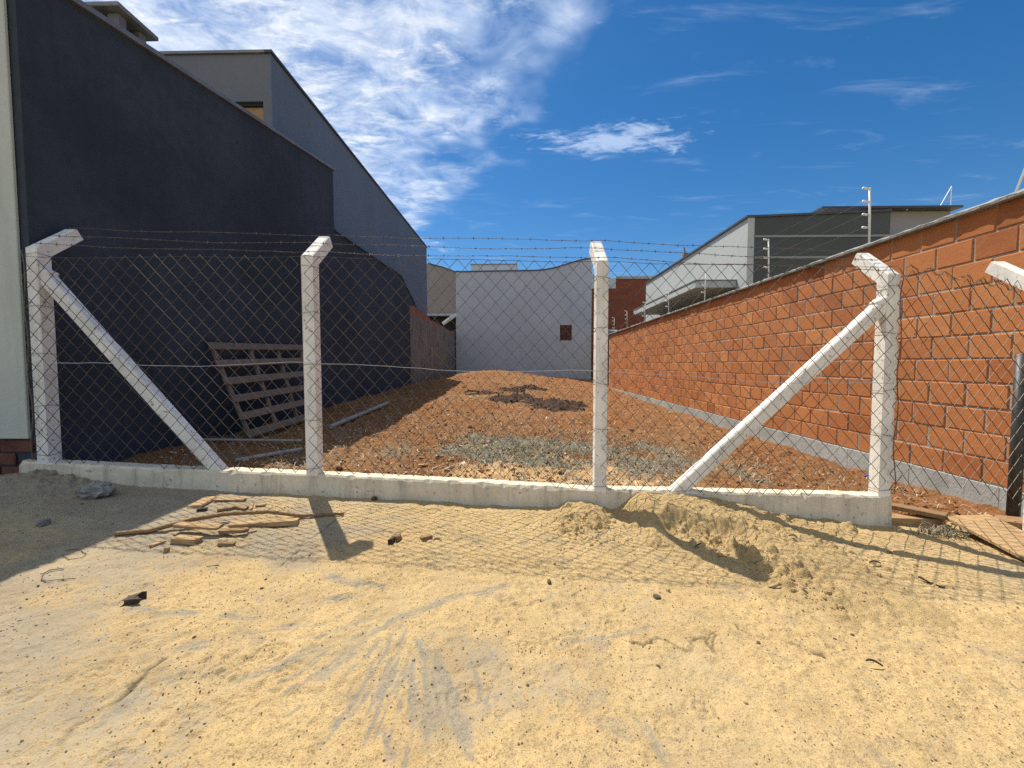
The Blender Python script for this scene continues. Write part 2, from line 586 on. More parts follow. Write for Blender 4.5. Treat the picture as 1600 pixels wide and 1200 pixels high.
def mat_island(name, cols, rough=0.9):
    m, t, b, pos = new_mat(name)
    rnd = t.n('ShaderNodeNewGeometry').outputs['Random Per Island']
    ramp = t.n('ShaderNodeValToRGB'); ramp.color_ramp.interpolation = 'CONSTANT'
    t.put(ramp.inputs[0], rnd)
    e = ramp.color_ramp.elements
    for i, c in enumerate(cols):
        q = e[i] if i < 2 else e.new(i / len(cols))
        q.position = i / len(cols); q.color = (*c, 1)
    c = t.mix(t.step(t.noise(pos, 60.0, 3.0), 0.4, 0.7, 0.0, 0.4), ramp.outputs[0], (0.2, 0.12, 0.06))
    t.put(b.inputs['Base Color'], c)
    b.inputs['Roughness'].default_value = rough
    b.inputs['Specular IOR Level'].default_value = 0.2
    return m


def mat_weathered():
    """old render with the brick showing through along the top"""
    m, t, b, pos = new_mat("weathered_render")
    sep = t.n('ShaderNodeSeparateXYZ'); t.put(sep.inputs[0], pos)
    n1 = t.noise(pos, 2.2, 6.0, 0.68)
    ns = t.noise(t.scale(pos, (3, 3, 0.45)), 2.6, 6.0, 0.7)
    c = t.mix(t.step(ns, 0.35, 0.7), (0.23, 0.205, 0.18), (0.095, 0.080, 0.070))
    c = t.mix(t.step(ns, 0.22, 0.36, 0.7, 0.0), c, (0.48, 0.43, 0.38))
    hz = t.math('ADD', sep.outputs[2], t.math('MULTIPLY', t.math('SUBTRACT', n1, 0.5), 0.9))
    br = t.n('ShaderNodeTexBrick')
    cb = t.n('ShaderNodeCombineXYZ'); t.put(cb.inputs[0], sep.outputs[1]); t.put(cb.inputs[1], sep.outputs[2])
    t.put(br.inputs['Vector'], cb.outputs[0])
    br.inputs['Scale'].default_value = 1.0
    br.inputs['Brick Width'].default_value = 0.3; br.inputs['Row Height'].default_value = 0.2
    br.inputs['Mortar Size'].default_value = 0.008
    br.inputs['Color1'].default_value = (0.33, 0.10, 0.045, 1); br.inputs['Color2'].default_value = (0.27, 0.075, 0.035, 1)
    br.inputs['Mortar'].default_value = (0.22, 0.17, 0.14, 1)
    c = t.mix(t.step(hz, 2.68, 2.84), c, br.outputs[0])
    t.put(b.inputs['Base Color'], c)
    b.inputs['Roughness'].default_value = 0.95
    t.put(b.inputs['Normal'], t.bump(t.noise(pos, 20.0, 5.0, 0.7), 0.6, 0.02))
    return m


def mat_farbrick():
    m, t, b, pos = new_mat("far_red_brick")
    sep = t.n('ShaderNodeSeparateXYZ'); t.put(sep.inputs[0], pos)
    cb = t.n('ShaderNodeCombineXYZ'); t.put(cb.inputs[0], t.math('ADD', sep.outputs[0], sep.outputs[1])); t.put(cb.inputs[1], sep.outputs[2])
    br = t.n('ShaderNodeTexBrick'); t.put(br.inputs['Vector'], cb.outputs[0])
    br.inputs['Scale'].default_value = 1.0
    br.inputs['Brick Width'].default_value = 0.4; br.inputs['Row Height'].default_value = 0.2
    br.inputs['Mortar Size'].default_value = 0.012
    br.inputs['Color1'].default_value = (0.25, 0.062, 0.028, 1); br.inputs['Color2'].default_value = (0.17, 0.043, 0.02, 1)
    br.inputs['Mortar'].default_value = (0.14, 0.08, 0.06, 1)
    c = t.mix(t.step(t.noise(pos, 1.6, 5.0, 0.7), 0.4, 0.7, 0.0, 0.5), br.outputs[0], (0.16, 0.05, 0.03))
    t.put(b.inputs['Base Color'], c)
    b.inputs['Roughness'].default_value = 0.95
    t.put(b.inputs['Normal'], t.bump(br.outputs['Fac'], 0.5, -0.01))
    return m


M = {}
M['dark'] = plain('charcoal_wall_paint', (0.036, 0.045, 0.060), 0.30, 0.6, 0.8, 0.4, 60, 0.006, streak=0.45)
M['grey'] = plain('sky_tinted_grey_wall', (0.125, 0.168, 0.228), 0.08, 0.7, 0.8, 0.2, 60, 0.004, streak=0.22)  # grey side wall, with the blue of the sky light mixed into its colour
M['greyfront'] = plain('warm_grey_wall_paint', (0.165, 0.172, 0.185), 0.08, 0.7, 0.8, 0.2, 60, 0.004, streak=0.15)
M['rear'] = plain('pale_grey_wall_paint', (0.42, 0.44, 0.465), 0.07, 0.5, 0.85, 0.25, 40, 0.006, streak=0.22)
M['beige'] = plain('beige_grey_wall_paint', (0.285, 0.25, 0.215), 0.08, 0.6, 0.85, 0.25, 40, 0.006, streak=0.15)
M['strip'] = plain('pale_green_white_paint', (0.46, 0.48, 0.42), 0.06, 1.2, 0.8, 0.3, 80, 0.004, streak=0.18)
M['offwhite'] = plain('off_white_paint', (0.43, 0.46, 0.45), 0.06, 0.6, 0.8, 0.25, 50, 0.004, streak=0.15)
M['facade'] = plain('graphite_facade_paint', (0.070, 0.082, 0.080), 0.1, 0.8, 0.75, 0.2, 50, 0.004)
M['midgrey'] = plain('mid_grey_paint', (0.27, 0.27, 0.28), 0.06, 0.8, 0.8, 0.2, 50, 0.004)
M['band'] = plain('light_grey_band', (0.24, 0.25, 0.25), 0.05, 1, 0.7, 0.1)
M['flash'] = plain('dull_metal_flashing', (0.22, 0.215, 0.21), 0.2, 3.0, 0.5, 0.15, 40, 0.004, metallic=0.4)
M['flashdark'] = plain('dark_metal_flashing', (0.075, 0.08, 0.09), 0.2, 3.0, 0.5, 0.15, 40, 0.004, metallic=0.3)
M['coping'] = plain('mortar_coping', (0.25, 0.25, 0.24), 0.3, 5.0, 0.9, 0.7, 45, 0.012)
M['mortar'] = plain('grey_mortar', (0.36, 0.31, 0.25), 0.25, 9.0, 0.95, 0.6, 50, 0.008)
M['footing'] = plain('pale_footing_render', (0.36, 0.38, 0.365), 0.16, 2.6, 0.9, 0.5, 50, 0.008, streak=0.3, spot=0.4)
M['white'] = mat_whitewash('chipped_whitewash')
M['beam'] = mat_whitewash('grimy_whitewash', (0.70, 0.62, 0.47), 0.6, 0.48)
M['brick'] = mat_brick('orange_clay_block')
M['brickfar'] = mat_brick('orange_clay_block_run', True)
M['oldbrick'] = plain('dull_red_brick', (0.12, 0.048, 0.032), 0.35, 9.0, 0.95, 0.6, 60, 0.01)
M['wire'] = plain('galvanised_wire', (0.105, 0.080, 0.058), 0.4, 14, 0.5, 0.0, metallic=0.2)
M['barb'] = plain('rusty_barbed_wire', (0.15, 0.125, 0.10), 0.3, 30, 0.55, 0.0, metallic=0.5)
M['brightwire'] = plain('bright_wire', (0.55, 0.54, 0.52), 0.15, 30, 0.4, 0.0, metallic=0.6)
M['plastic'] = plain('white_plastic', (0.72, 0.71, 0.66), 0.08, 8, 0.5, 0.0)
M['pipe'] = plain('grey_plastic_pipe', (0.34, 0.325, 0.30), 0.15, 6, 0.55, 0.1)
M['black'] = plain('dark_steel_pipe', (0.055, 0.058, 0.06), 0.3, 6, 0.5, 0.2, metallic=0.3)
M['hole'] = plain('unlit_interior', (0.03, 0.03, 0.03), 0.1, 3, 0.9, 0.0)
M['amber'] = plain('ochre_window_interior', (0.42, 0.24, 0.10), 0.15, 5, 0.6, 0.1)  # solid ochre stands in for the warm interior behind the window
M['pallet'] = mat_wood('weathered_grey_wood', (0.27, 0.205, 0.145), (0.14, 0.10, 0.07), (9, 1, 9))
M['pine'] = mat_wood('fresh_pine', (0.47, 0.31, 0.145), (0.26, 0.15, 0.065))
M['oldwood'] = mat_wood('brown_scrap_wood', (0.33, 0.20, 0.09), (0.17, 0.095, 0.045))
M['darkwood'] = mat_wood('blackened_wood', (0.085, 0.062, 0.04), (0.035, 0.026, 0.018))
M['stone'] = plain('broken_concrete', (0.30, 0.28, 0.25), 0.3, 12, 0.95, 1.0, 40, 0.02)
M['darksoil'] = plain('dark_moist_soil', (0.070, 0.037, 0.022), 0.4, 14, 0.95, 1.0, 50, 0.03)
M['glass'] = plain('dark_window_glass', (0.03, 0.035, 0.04), 0.1, 3, 0.1, 0.0, spec=0.6)
M['roofsheet'] = plain('blue_grey_roof_sheet', (0.17, 0.20, 0.24), 0.1, 3, 0.6, 0.1)
M['pave'] = mat_pavement()
M['heap'] = mat_sandheap()
M['soil'] = mat_soil()
M['pebble'] = mat_island('mixed_grit', [(0.16, 0.11, 0.07), (0.30, 0.22, 0.13), (0.10, 0.075, 0.05), (0.42, 0.31, 0.18), (0.22, 0.15, 0.09)])
M['chips'] = mat_island('pale_litter', [(0.62, 0.50, 0.34), (0.42, 0.28, 0.15), (0.70, 0.62, 0.50), (0.30, 0.19, 0.10), (0.50, 0.36, 0.20), (0.66, 0.56, 0.40)])
M['clod'] = mat_island('soil_clods', [(0.25, 0.10, 0.034), (0.16, 0.064, 0.025), (0.27, 0.13, 0.052), (0.10, 0.046, 0.022)])
M['straw'] = mat_island('dead_grass', [(0.24, 0.215, 0.15), (0.15, 0.14, 0.095), (0.38, 0.33, 0.23), (0.29, 0.245, 0.165), (0.11, 0.105, 0.078)])
M['green'] = mat_island('green_sprouts', [(0.09, 0.13, 0.03), (0.06, 0.10, 0.03), (0.13, 0.16, 0.05)])
M['leaf'] = plain('blackish_dry_leaf', (0.05, 0.042, 0.035), 0.3, 30, 0.8, 0.2)
M['blue'] = plain('blue_plastic', (0.03, 0.10, 0.42), 0.1, 5, 0.4, 0.0)

# ------------------------------------------------------------------ ground: sandy pavement, falling to the right
STROKES = [((626, 969), (586, 987), .030), ((656, 1004), (665, 1026), .022), ((586, 1009), (573, 1026), .018), ((551, 1024), (503, 1057), .022),
           ((643, 1031), (621, 1079), .018), ((656, 1066), (630, 1192), .016), ((573, 1083), (551, 1114), .012), ((499, 1083), (459, 1114), .012),
           ((494, 1017), (385, 1061), .020), ((516, 902), (599, 919), .035), ((516, 937), (560, 934), .03), ((319, 1009), (298, 1012), .03),
           ((210, 1092), (175, 1118), .02), ((725, 1130), (738, 1180), .014), ((626, 969), (690, 945), .03), ((560, 1040), (530, 1062), .012),
           ((610, 1000), (600, 1030), .012), ((690, 940), (790, 915), .03), ((610, 1180), (600, 1150), .016), ((880, 1010), (1010, 985), .02),
           ((1000, 1130), (1040, 1190), .02), ((740, 1040), (760, 1100), .01), ((355, 968), (398, 965), .025), ((210, 955), (300, 962), .02)]
_sr = random.Random(12)
for _i in range(30):
    _a = _sr.uniform(R(70), R(170)); _r0 = _sr.uniform(35, 160); _l = _sr.uniform(40, 130); _c = (650, 950)
    STROKES.append(((_c[0] + math.cos(_a) * _r0 * 1.3, _c[1] + math.sin(_a) * _r0), (_c[0] + math.cos(_a) * (_r0 + _l) * 1.3, _c[1] + math.sin(_a) * (_r0 + _l)), _sr.uniform(.006, .013)))
PRINTS = [(412, 1078, 60), (868, 1010, 15), (105, 1065, 40), (395, 1030, 30), (610, 905, 80), (250, 1150, 55), (330, 1060, 20), (960, 960, 70), (700, 1090, 10), (1080, 1120, 35), (560, 925, 65)]


def pav0(x, y):
    x = np.asarray(x, float); y = np.asarray(y, float)
    return 0.1845 - 0.047 * np.clip(x, -6, 6) + 0.012 * fbm(x, y, 0.9, 2, 0.5, 3)


def on_pav(px, py, it=4):
    z = 0.2
    for _ in range(it):
        d = ray(px, py); t = (z - HC) / d.z
        p = Vector((d.x * t, d.y * t, z)); z = float(pav0(p.x, p.y))
    p.z = z
    return p


def pav_fields(x, y):
    sand = 0.72 + 0.45 * fbm(x, y, 0.55, 4, 0.55, 11) + 0.25 * fbm(x, y, 0.12, 3, 0.5, 31)
    sand = sand - 0.60 * sstep(-x, 0.6, 2.0) + 0.10 * sstep(x, -0.2, 0.6)
    sand = sand - 0.22 * sstep(x, 1.9, 2.6) * sstep(-y, -2.2, -1.2)
    dig = np.zeros_like(sand)
    for k, (a, b, w) in enumerate(STROKES):
        A, B = on_pav(*a), on_pav(*b)
        m = (x > min(A.x, B.x) - .1) & (x < max(A.x, B.x) + .1) & (y > min(A.y, B.y) - .1) & (y < max(A.y, B.y) + .1)
        if not m.any(): continue
        xm, ym = x[m], y[m]
        dx, dy = B.x - A.x, B.y - A.y
        L = math.hypot(dx, dy) + 1e-6
        u = ((xm - A.x) * dx + (ym - A.y) * dy) / L; v = (-(xm - A.x) * dy + (ym - A.y) * dx) / L
        end = np.maximum(np.maximum(-u, u - L), 0)
        v = v + .012 * vnoise(u / .09, u * 0 + k, 75)
        st = .5 + fbm(u / .075, v / .007, 1.0, 3, .6, 77 + k)              # torn along its length
        prof = np.exp(-(v / w) ** 2 - (end / .03) ** 2)
        dig[m] = np.maximum(dig[m], prof * np.clip(.15 + 1.25 * st, 0, 1))
    sand = sand - 0.3 * dig
    crack = np.zeros_like(sand)
    for pts in ([(435, 885), (462, 862), (490, 838), (520, 815), (545, 796)], [(70, 1195), (135, 1130), (205, 1075), (262, 1030)],
                [(985, 1006), (1005, 1010), (1028, 1000), (1046, 1006), (1070, 1016), (1085, 1003), (1105, 1002)], [(1108, 992), (1120, 993), (1116, 1022), (1108, 1018), (1108, 992)], [(1150, 978), (1172, 995), (1215, 1008), (1255, 1016), (1292, 1027)]):
        P = [on_pav(*p) for p in pts]
        for A, B in zip(P[:-1], P[1:]):
            m = (x > min(A.x, B.x) - .05) & (x < max(A.x, B.x) + .05) & (y > min(A.y, B.y) - .05) & (y < max(A.y, B.y) + .05)
            if not m.any(): continue
            dx, dy = B.x - A.x, B.y - A.y
            wx, wy = .030 * fbm(x[m], y[m], .07, 3, .6, 91), .030 * fbm(x[m], y[m], .07, 3, .6, 93)
            xm, ym = x[m] + wx, y[m] + wy
            t = np.clip(((xm - A.x) * dx + (ym - A.y) * dy) / (dx * dx + dy * dy), 0, 1)
            d = np.hypot(xm - A.x - t * dx, ym - A.y - t * dy)
            crack[m] = np.maximum(crack[m], (1 - sstep(d, 0.001, 0.008)) * np.clip(.75 + 1.2 * vnoise(x[m] / .05, y[m] / .05, 95), 0, 1))
    z = pav0(x, y)
    th = np.clip(sand, 0, 1.2)
    lum = fbm(x, y, 0.05, 3, 0.6, 51)
    z = z + 0.008 * th + 0.010 * fbm(x, y, 0.22, 3, 0.5, 41) + (0.003 + 0.005 * th) * lum + (0.002 + .0028 * th) * fbm(x, y, 0.020, 2, 0.6, 61)
    pit = sstep(fbm(x, y, 0.03, 2, 0.5, 81), 0.16, 0.40) * sstep(fbm(x, y, 0.4, 2, .5, 83), -.2, .3)
    z = z - 0.006 * pit * (.35 + th) - 0.005 * crack
    for px, py, ang in PRINTS:
        c = on_pav(px, py)
        ca, sa = math.cos(R(ang)), math.sin(R(ang))
        m = np.hypot(x - c.x, y - c.y) < .2
        if not m.any(): continue
        u = (x[m] - c.x) * ca + (y[m] - c.y) * sa; v = -(x[m] - c.x) * sa + (y[m] - c.y) * ca
        for (u0, ru) in ((0.05, 0.085), (-0.085, 0.05)):
            e = np.hypot((u - u0) / ru, v / 0.043)
            mk = 1 - sstep(e, 0.85, 1.05)
            rr = np.hypot(u - u0, v * 1.15)
            z[m] = z[m] + mk * (0.0042 * np.sin(rr * 2 * math.pi / 0.027) - 0.004)
    # lumpy concrete spill at the left end of the kerb
    sp = np.exp(-(((x + 3.25) / 0.35) ** 2 + ((y - 2.66) / 0.16) ** 2))
    z = z + sp * (0.07 + 0.05 * fbm(x, y, 0.06, 3, 0.6, 101))
    sand = sand * (1 - 0.7 * np.clip(sp * 1.5, 0, 1))
    return z, sand, crack, dig


def spread(lo, hi, step, far, ratio=1.5):
    core = np.arange(lo, hi + step * 0.5, step)
    def tail(start, lim, s):
        o = []; x = start; d = 0.05
        while abs(x - start) < lim:
            x += s * d; d *= ratio; o.append(x)
        return o
    return np.array(list(reversed(tail(lo, far, -1))) + list(core) + tail(core[-1], far, 1))


xs = spread(-3.7, 3.9, 0.0075, 260)
ys = spread(0.80, 2.95, 0.0068, 260)
X, Y = np.meshgrid(xs, ys)
Z, S, CK, DG = pav_fields(X, Y)
Z = Z - 0.9 * sstep(Y, 2.84, 3.2)
Z = Z - 1.2 * sstep(np.maximum(np.abs(X), np.abs(Y)), 7, 40)
tag(grid_obj('pavement', xs, ys, Z, M['pave'], {'sand': S, 'crack': CK, 'scuff': DG}), kind='structure')

# ------------------------------------------------------------------ ground: the lot, rising to the back
GY = np.array([2.3, 2.85, 4.5, 7, 10, 13, 16, 17.5, 19, 21.4])
GX = np.array([-3.6, -2, -.8, .8, 2.3, 3.9])
GZ = np.array([[.36, .33, .30, .24, .10, .00], [.36, .33, .30, .24, .14, .03], [.33, .32, .30, .22, .10, -.05], [.39, .40, .38, .28, .13, -.02],
               [.48, .50, .48, .36, .16, .0], [.56, .62, .62, .46, .22, .05], [.56, .80, .88, .58, .36, .12], [.55, .87, .95, .65, .50, .20],
               [.52, .75, .80, .60, .48, .30], [.50, .60, .60, .45, .42, .40]])
_fy = np.linspace(2.3, 21.4, 300); _fx = np.linspace(-3.6, 3.9, 160)
_t = np.array([np.interp(_fx, GX, r) for r in GZ]).T
_t = np.array([np.interp(_fy, GY, r) for r in _t]).T
for _ in range(3):
    for ax, k in ((0, 13), (1, 17)):
        pad = [(0, 0), (0, 0)]; pad[ax] = (k // 2, k // 2)
        q = np.pad(_t, pad, mode='edge')
        cs = np.cumsum(q, axis=ax); z0 = np.zeros_like(np.take(cs, [0], axis=ax)); cs = np.concatenate([z0, cs], axis=ax)
        _t = (np.take(cs, range(k, cs.shape[ax]), axis=ax) - np.take(cs, range(0, cs.shape[ax] - k), axis=ax)) / k


def lot0(x, y):
    x = np.clip(np.asarray(x, float), -3.59, 3.89); y = np.clip(np.asarray(y, float), 2.31, 21.39)
    u = (x + 3.6) / 7.5 * 159; v = (y - 2.3) / 19.1 * 299
    i = np.floor(u).astype(int); j = np.floor(v).astype(int); a = u - i; b = v - j
    return (_t[j, i] * (1 - a) + _t[j, i + 1] * a) * (1 - b) + (_t[j + 1, i] * (1 - a) + _t[j + 1, i + 1] * a) * b


def lot_z(x, y):
    z = lot0(x, y) + 0.05 * fbm(x, y, 0.9, 3, 0.5, 203) + 0.044 * fbm(x, y, 0.22, 3, 0.6, 213) + 0.022 * fbm(x, y, 0.06, 2, 0.6, 223)
    return z


def on_lot(px, py, it=6):
    z = 0.35
    for _ in range(it):
        d = ray(px, py); t = (z - HC) / d.z
        p = Vector((d.x * t, d.y * t, z)); z = float(lot0(p.x, p.y))
    p.z = float(lot_z(p.x, p.y))
    return p


xs = np.arange(-3.46, 3.79, 0.022)
ys = np.concatenate([np.arange(2.40, 7.0, 0.020), np.arange(7.0, 12.0, 0.035), np.arange(12.0, 21.3, 0.06)])
X, Y = np.meshgrid(xs, ys)
Z = lot_z(X, Y)
left = 1 - sstep(X, 2.44, 2.50)
Z = Z - left * 0.5 * (1 - sstep(Y, 2.70, 2.76))
pv = pav0(X, Y)
Z = np.where(X > 2.47, pv - 0.03 + (Z - pv + 0.03) * sstep(Y, 2.55, 3.1), Z)
ASH = np.exp(-(((X - 0.75) / 1.6) ** 2 + ((Y - 4.3) / 1.05) ** 2)) * 0.80 + 0.7 * fbm(X, Y, 0.45, 4, 0.55, 233)
SDY = np.exp(-(((X - 0.55) / 1.3) ** 2 + ((Y - 3.3) / 0.7) ** 2)) * 1.0 + 0.5 * fbm(X, Y, 0.6, 3, 0.5, 243)
tag(grid_obj('lot_ground', xs, ys, Z, M['soil'], {'ash': ASH, 'sandy': SDY}), kind='structure')

# ------------------------------------------------------------------ left: charcoal house along the lot
XL = -3.40
b = thing('charcoal_house', 'tall charcoal grey house wall along the left side of the lot', 'building', (XL, 5, 0.3))
zt = lambda y: 3.87 + (y - 3.0) * 0.1795
mb = MB(); mb.prism([(2.76, -0.3), (2.76, zt(2.76)), (7.40, zt(7.40)), (7.40, 3.58), (11.5, 3.66), (13.1, 3.02), (12.42, 2.98), (12.42, -0.3)], 0, -3.58, XL)
mb.build('side_wall', M['dark'], b)
mb = MB(); mb.prism([(2.78, -0.3), (2.78, zt(2.76) - .12), (5.5, zt(5.5) - .12), (5.5, -0.3)], 0, -9.0, -3.582)
mb.build('house_block', M['dark'], b)
mb = MB(); mb.prism([(2.75, zt(2.75) + .002), (2.75, zt(2.75) + .045), (7.44, zt(7.44) + .045), (7.44, zt(7.44) + .002)], 0, -3.66, XL + .03)
mb.build('parapet_flashing', M['flash'], b)
mb = MB(); mb.prism([(7.405, 3.585), (7.405, 3.62), (11.5, 3.70), (13.16, 3.055), (13.12, 3.02), (11.49, 3.665)], 0, -3.62, XL + .025)
mb.build('step_flashing', M['flashdark'], b)
ch = MB(); ch.box((-4.32, 3.95, 3.6), (-3.86, 4.24, 4.26), 0.004)
for (x0, x1, y0, y1) in ((-4.32, -4.22, 3.95, 4.03), (-3.97, -3.86, 3.95, 4.03), (-4.32, -4.22, 4.16, 4.24), (-3.97, -3.86, 4.16, 4.24)):
    ch.box((x0, y0, 4.26), (x1, y1, 4.52), 0.003)
ch.box((-4.218, 3.955, 4.26), (-4.08, 4.02, 4.52), 0.003)
chim = ch.build('chimney', M['greyfront'], b)
MB().box((-4.25, 4.05, 4.2), (-3.95, 4.15, 4.5)).build('flue', M['hole'], chim)
MB().box((-4.46, 3.87, 4.522), (-3.78, 4.30, 4.565), 0.006).build('cap_slab', M['flash'], chim)

# neighbour's pale facade at the very left
b = thing('pale_facade', 'pale greenish white facade edge at the far left with bare bricks below', 'building', (-5.2, 2.9, 0.3))
mb = MB(); mb.box((-8.0, 2.735, 0.63), (-3.455, 2.757, 3.80), 0.004); mb.build('front_wall', M['strip'], b)
mb = MB(); mb.box((-8.0, 2.758, -0.2), (-3.585, 2.778, 3.62)); mb.build('backing_wall', M['dark'], b)
k = 0
for row in range(3):
    x = -3.44 - (0.13 if row % 2 else 0.0)
    for i in range(5):
        x0 = max(x - 0.235, -8); mbb = MB(); dz = random.uniform(-.004, .004)
        mbb.box((x0, 2.741 + random.uniform(0, .01), 0.345 + row * 0.094 + dz), (x, 2.757, 0.345 + row * 0.094 + 0.082 + dz), 0.006, 0.003)
        mbb.build('brick', M['oldbrick'], b)
        x = x0 - 0.012

# blue-grey two-storey house behind
XG = -3.60
c0 = atX(423, 84, XG)
b = thing('blue_grey_house', 'taller blue grey house with flat roof behind the charcoal wall', 'building', (-5, 9, 0.3))
ye = atX(666.5, 384, XG).y; zg = c0.z
mb = MB(); mb.box((-3.62, c0.y, 0), (XG, ye, zg)); mb.build('side_wall', M['grey'], b)
wl, wr = atY(340, 150, c0.y).x, atY(411, 158, c0.y).x
wz1 = atY(411, 158, c0.y).z; wz0 = wz1 - 1.1
mb = MB()
for lo, hi in (((-8, 0), (wl, zg)), ((wr, 0), (-3.621, zg)), ((wl, 0), (wr, wz0)), ((wl, wz1), (wr, zg))):
    mb.box((lo[0], c0.y + .002, lo[1]), (hi[0], c0.y + 0.2, hi[1]))
mb.build('front_wall', M['greyfront'], b)
mb = MB(); mb.box((-8, c0.y + .21, 0), (-3.625, ye - .01, zg - .35)); mb.build('roof_block', M['greyfront'], b)
w = MB().box((wl, c0.y + .06, wz0), (wr, c0.y + .19, wz1 - .05), 0.004).build('window', M['amber'], b)
MB().box((wl, c0.y + .03, wz1 - .05), (wr, c0.y + .18, wz1), 0.003).build('lintel', M['hole'], w)
mb = MB(); mb.box((-3.68, c0.y - .03, zg + .002), (XG + .03, ye + .03, zg + .04)); mb.build('side_flashing', M['flashdark'], b)
mb = MB(); mb.box((-8, c0.y - .03, zg + .002), (-3.682, c0.y + .22, zg + .04)); mb.build('front_flashing', M['flash'], b)

# old weathered wall beyond the charcoal one
b = thing('weathered_wall', 'old stained rendered wall with red brick showing along its top', 'wall', (XL, 16, 0.4))
prof = [(12.43, -0.2)]
prof += [(12.43, 3.28), (12.75, 3.10), (13.1, 2.98), (14.2, 2.95), (15.1, 2.90), (15.2, 2.84), (16.4, 2.86), (17.2, 2.80), (18.0, 2.83), (19.1, 2.78), (20.4, 2.86), (20.95, 2.85), (20.95, -0.2)]
MB().prism(prof, 0, -3.56, XL - .003).build('wall_body', mat_weathered(), b)

# ------------------------------------------------------------------ rear house
YR = 21.0
b = thing('rear_house', 'pale grey windowless house closing the back of the lot', 'building', (0, YR, 0.4))
top = [(712, 425), (722, 425.5), (740, 425), (800, 424), (836, 423.5), (852, 422), (870, 418.5), (890, 412), (908, 407), (925, 404)]
P = [atY(x, y, YR) for x, y in top]
hx0, hx1 = atY(875, 508, YR).x, atY(893.5, 508, YR).x
hz1, hz0 = atY(875, 508, YR).z, atY(875, 532, YR).z
poly = [(P[0].x, -0.2)] + [(p.x, p.z) for p in P] + [(P[-1].x, -0.2)]
me_top = np.array([(p.x, p.z) for p in P])
def ztop(x): return float(np.interp(x, me_top[:, 0], me_top[:, 1]))
mb = MB()
seg = [p for p in poly[1:-1]]
def strip(xa, xb, zb):
    pts = [(xa, zb), (xa, ztop(xa))] + [q for q in seg if xa < q[0] < xb] + [(xb, ztop(xb)), (xb, zb)]
    mb.prism(pts, 1, YR, YR + .25)
strip(P[0].x, hx0, -0.2); strip(hx1, P[-1].x, -0.2); strip(hx0, hx1, hz1)
mb.box((hx0, YR, -0.2), (hx1, YR + .25, hz0))
mb.build('front_wall', M['rear'], b)
mb = MB().prism([(P[0].x + .02, -0.2), (P[0].x + .02, 5.6), (P[-1].x - .02, 5.6), (P[-1].x - .02, -0.2)], 1, YR + .26, YR + 7); mb.build('house_block', M['rear'], b)
up = [(x, z + .003) for x, z in seg] + [(x, z + .055) for x, z in reversed(seg)]
for i in range(len(seg) - 1):
    pass
cp = MB()
for i in range(len(seg) - 1):
    (xa, za), (xb, zb) = seg[i], seg[i + 1]
    cp.prism([(xa, za + .003), (xb, zb + .003), (xb, zb + .06), (xa, za + .06)], 1, YR - .04, YR + .29)
cp.build('parapet_flashing', M['flashdark'], b)
p0, p1 = atY(736, 414, YR + 3), atY(807, 414, YR + 3)
MB().box((p0.x, YR + 3, 5.3), (p1.x, YR + 5, p0.z)).build('water_tank_house', M['rear'], b)
MB().box((p0.x - .05, YR + 2.96, p0.z + .002), (p1.x + .05, YR + 5.04, p0.z + .06)).build('tank_house_cap', M['flash'], b)
n = 0
for row in range(4):
    zz = hz0 + (hz1 - hz0) * row / 4
    for i in range(2):
        xa = hx0 + (hx1 - hx0) * i / 2
        MB().box((xa + .008, YR + .05 + random.uniform(0, .03), zz + .008), (xa + (hx1 - hx0) / 2 - .008, YR + .24, zz + (hz1 - hz0) / 4 - .008), 0.01).build('brick', M['oldbrick'], b)
MB().box((hx0, YR + .12, hz0), (hx1, YR + .249, hz1)).build('opening_mortar', M['mortar'], b)
bx0 = atY(668.5, 412, YR)
bz = atY(690, 490, YR).z
b = thing('beige_house', 'beige grey house volume between the blue grey and the rear house', 'building', (-4.5, YR, 3))
MB().prism([(bx0.x - 2.5, bz), (bx0.x - 2.5, 6.5), (bx0.x, bx0.z), (-4.0, 6.16), (P[0].x - .004, P[0].z - .02), (P[0].x - .004, bz)], 1, YR + .02, YR + 5).build('upper_wall', M['beige'], b)
MB().prism([(bx0.x, bx0.z + .003), (-4.0, 6.163), (P[0].x - .004, P[0].z - .017), (P[0].x - .004, P[0].z + .03), (-4.0, 6.21), (bx0.x, bx0.z + .05)], 1, YR - .02, YR + .3).build('parapet_flashing', M['flashdark'], b)
MB().box((bx0.x - 2.5, YR - .01, bz - .10), (P[0].x - .004, YR + .3, bz - .003)).build('eaves_beam', M['rear'], b)
MB().box((bx0.x - 2.5, YR + .6, -.2), (P[0].x - .01, YR + 5, bz - .105)).build('dark_gap_fill', M['hole'], b)  # near-black box: the shade of the gap under the house is in its colour
pa, pb = atY(692, 506, YR - .3), atY(713, 491, YR - .3)
tag(MB().tube([pa, pb], 0.10, 10).build('drain_pipe', M['plastic']), 'short white drain pipe slanting under the beige house', 'pipe')

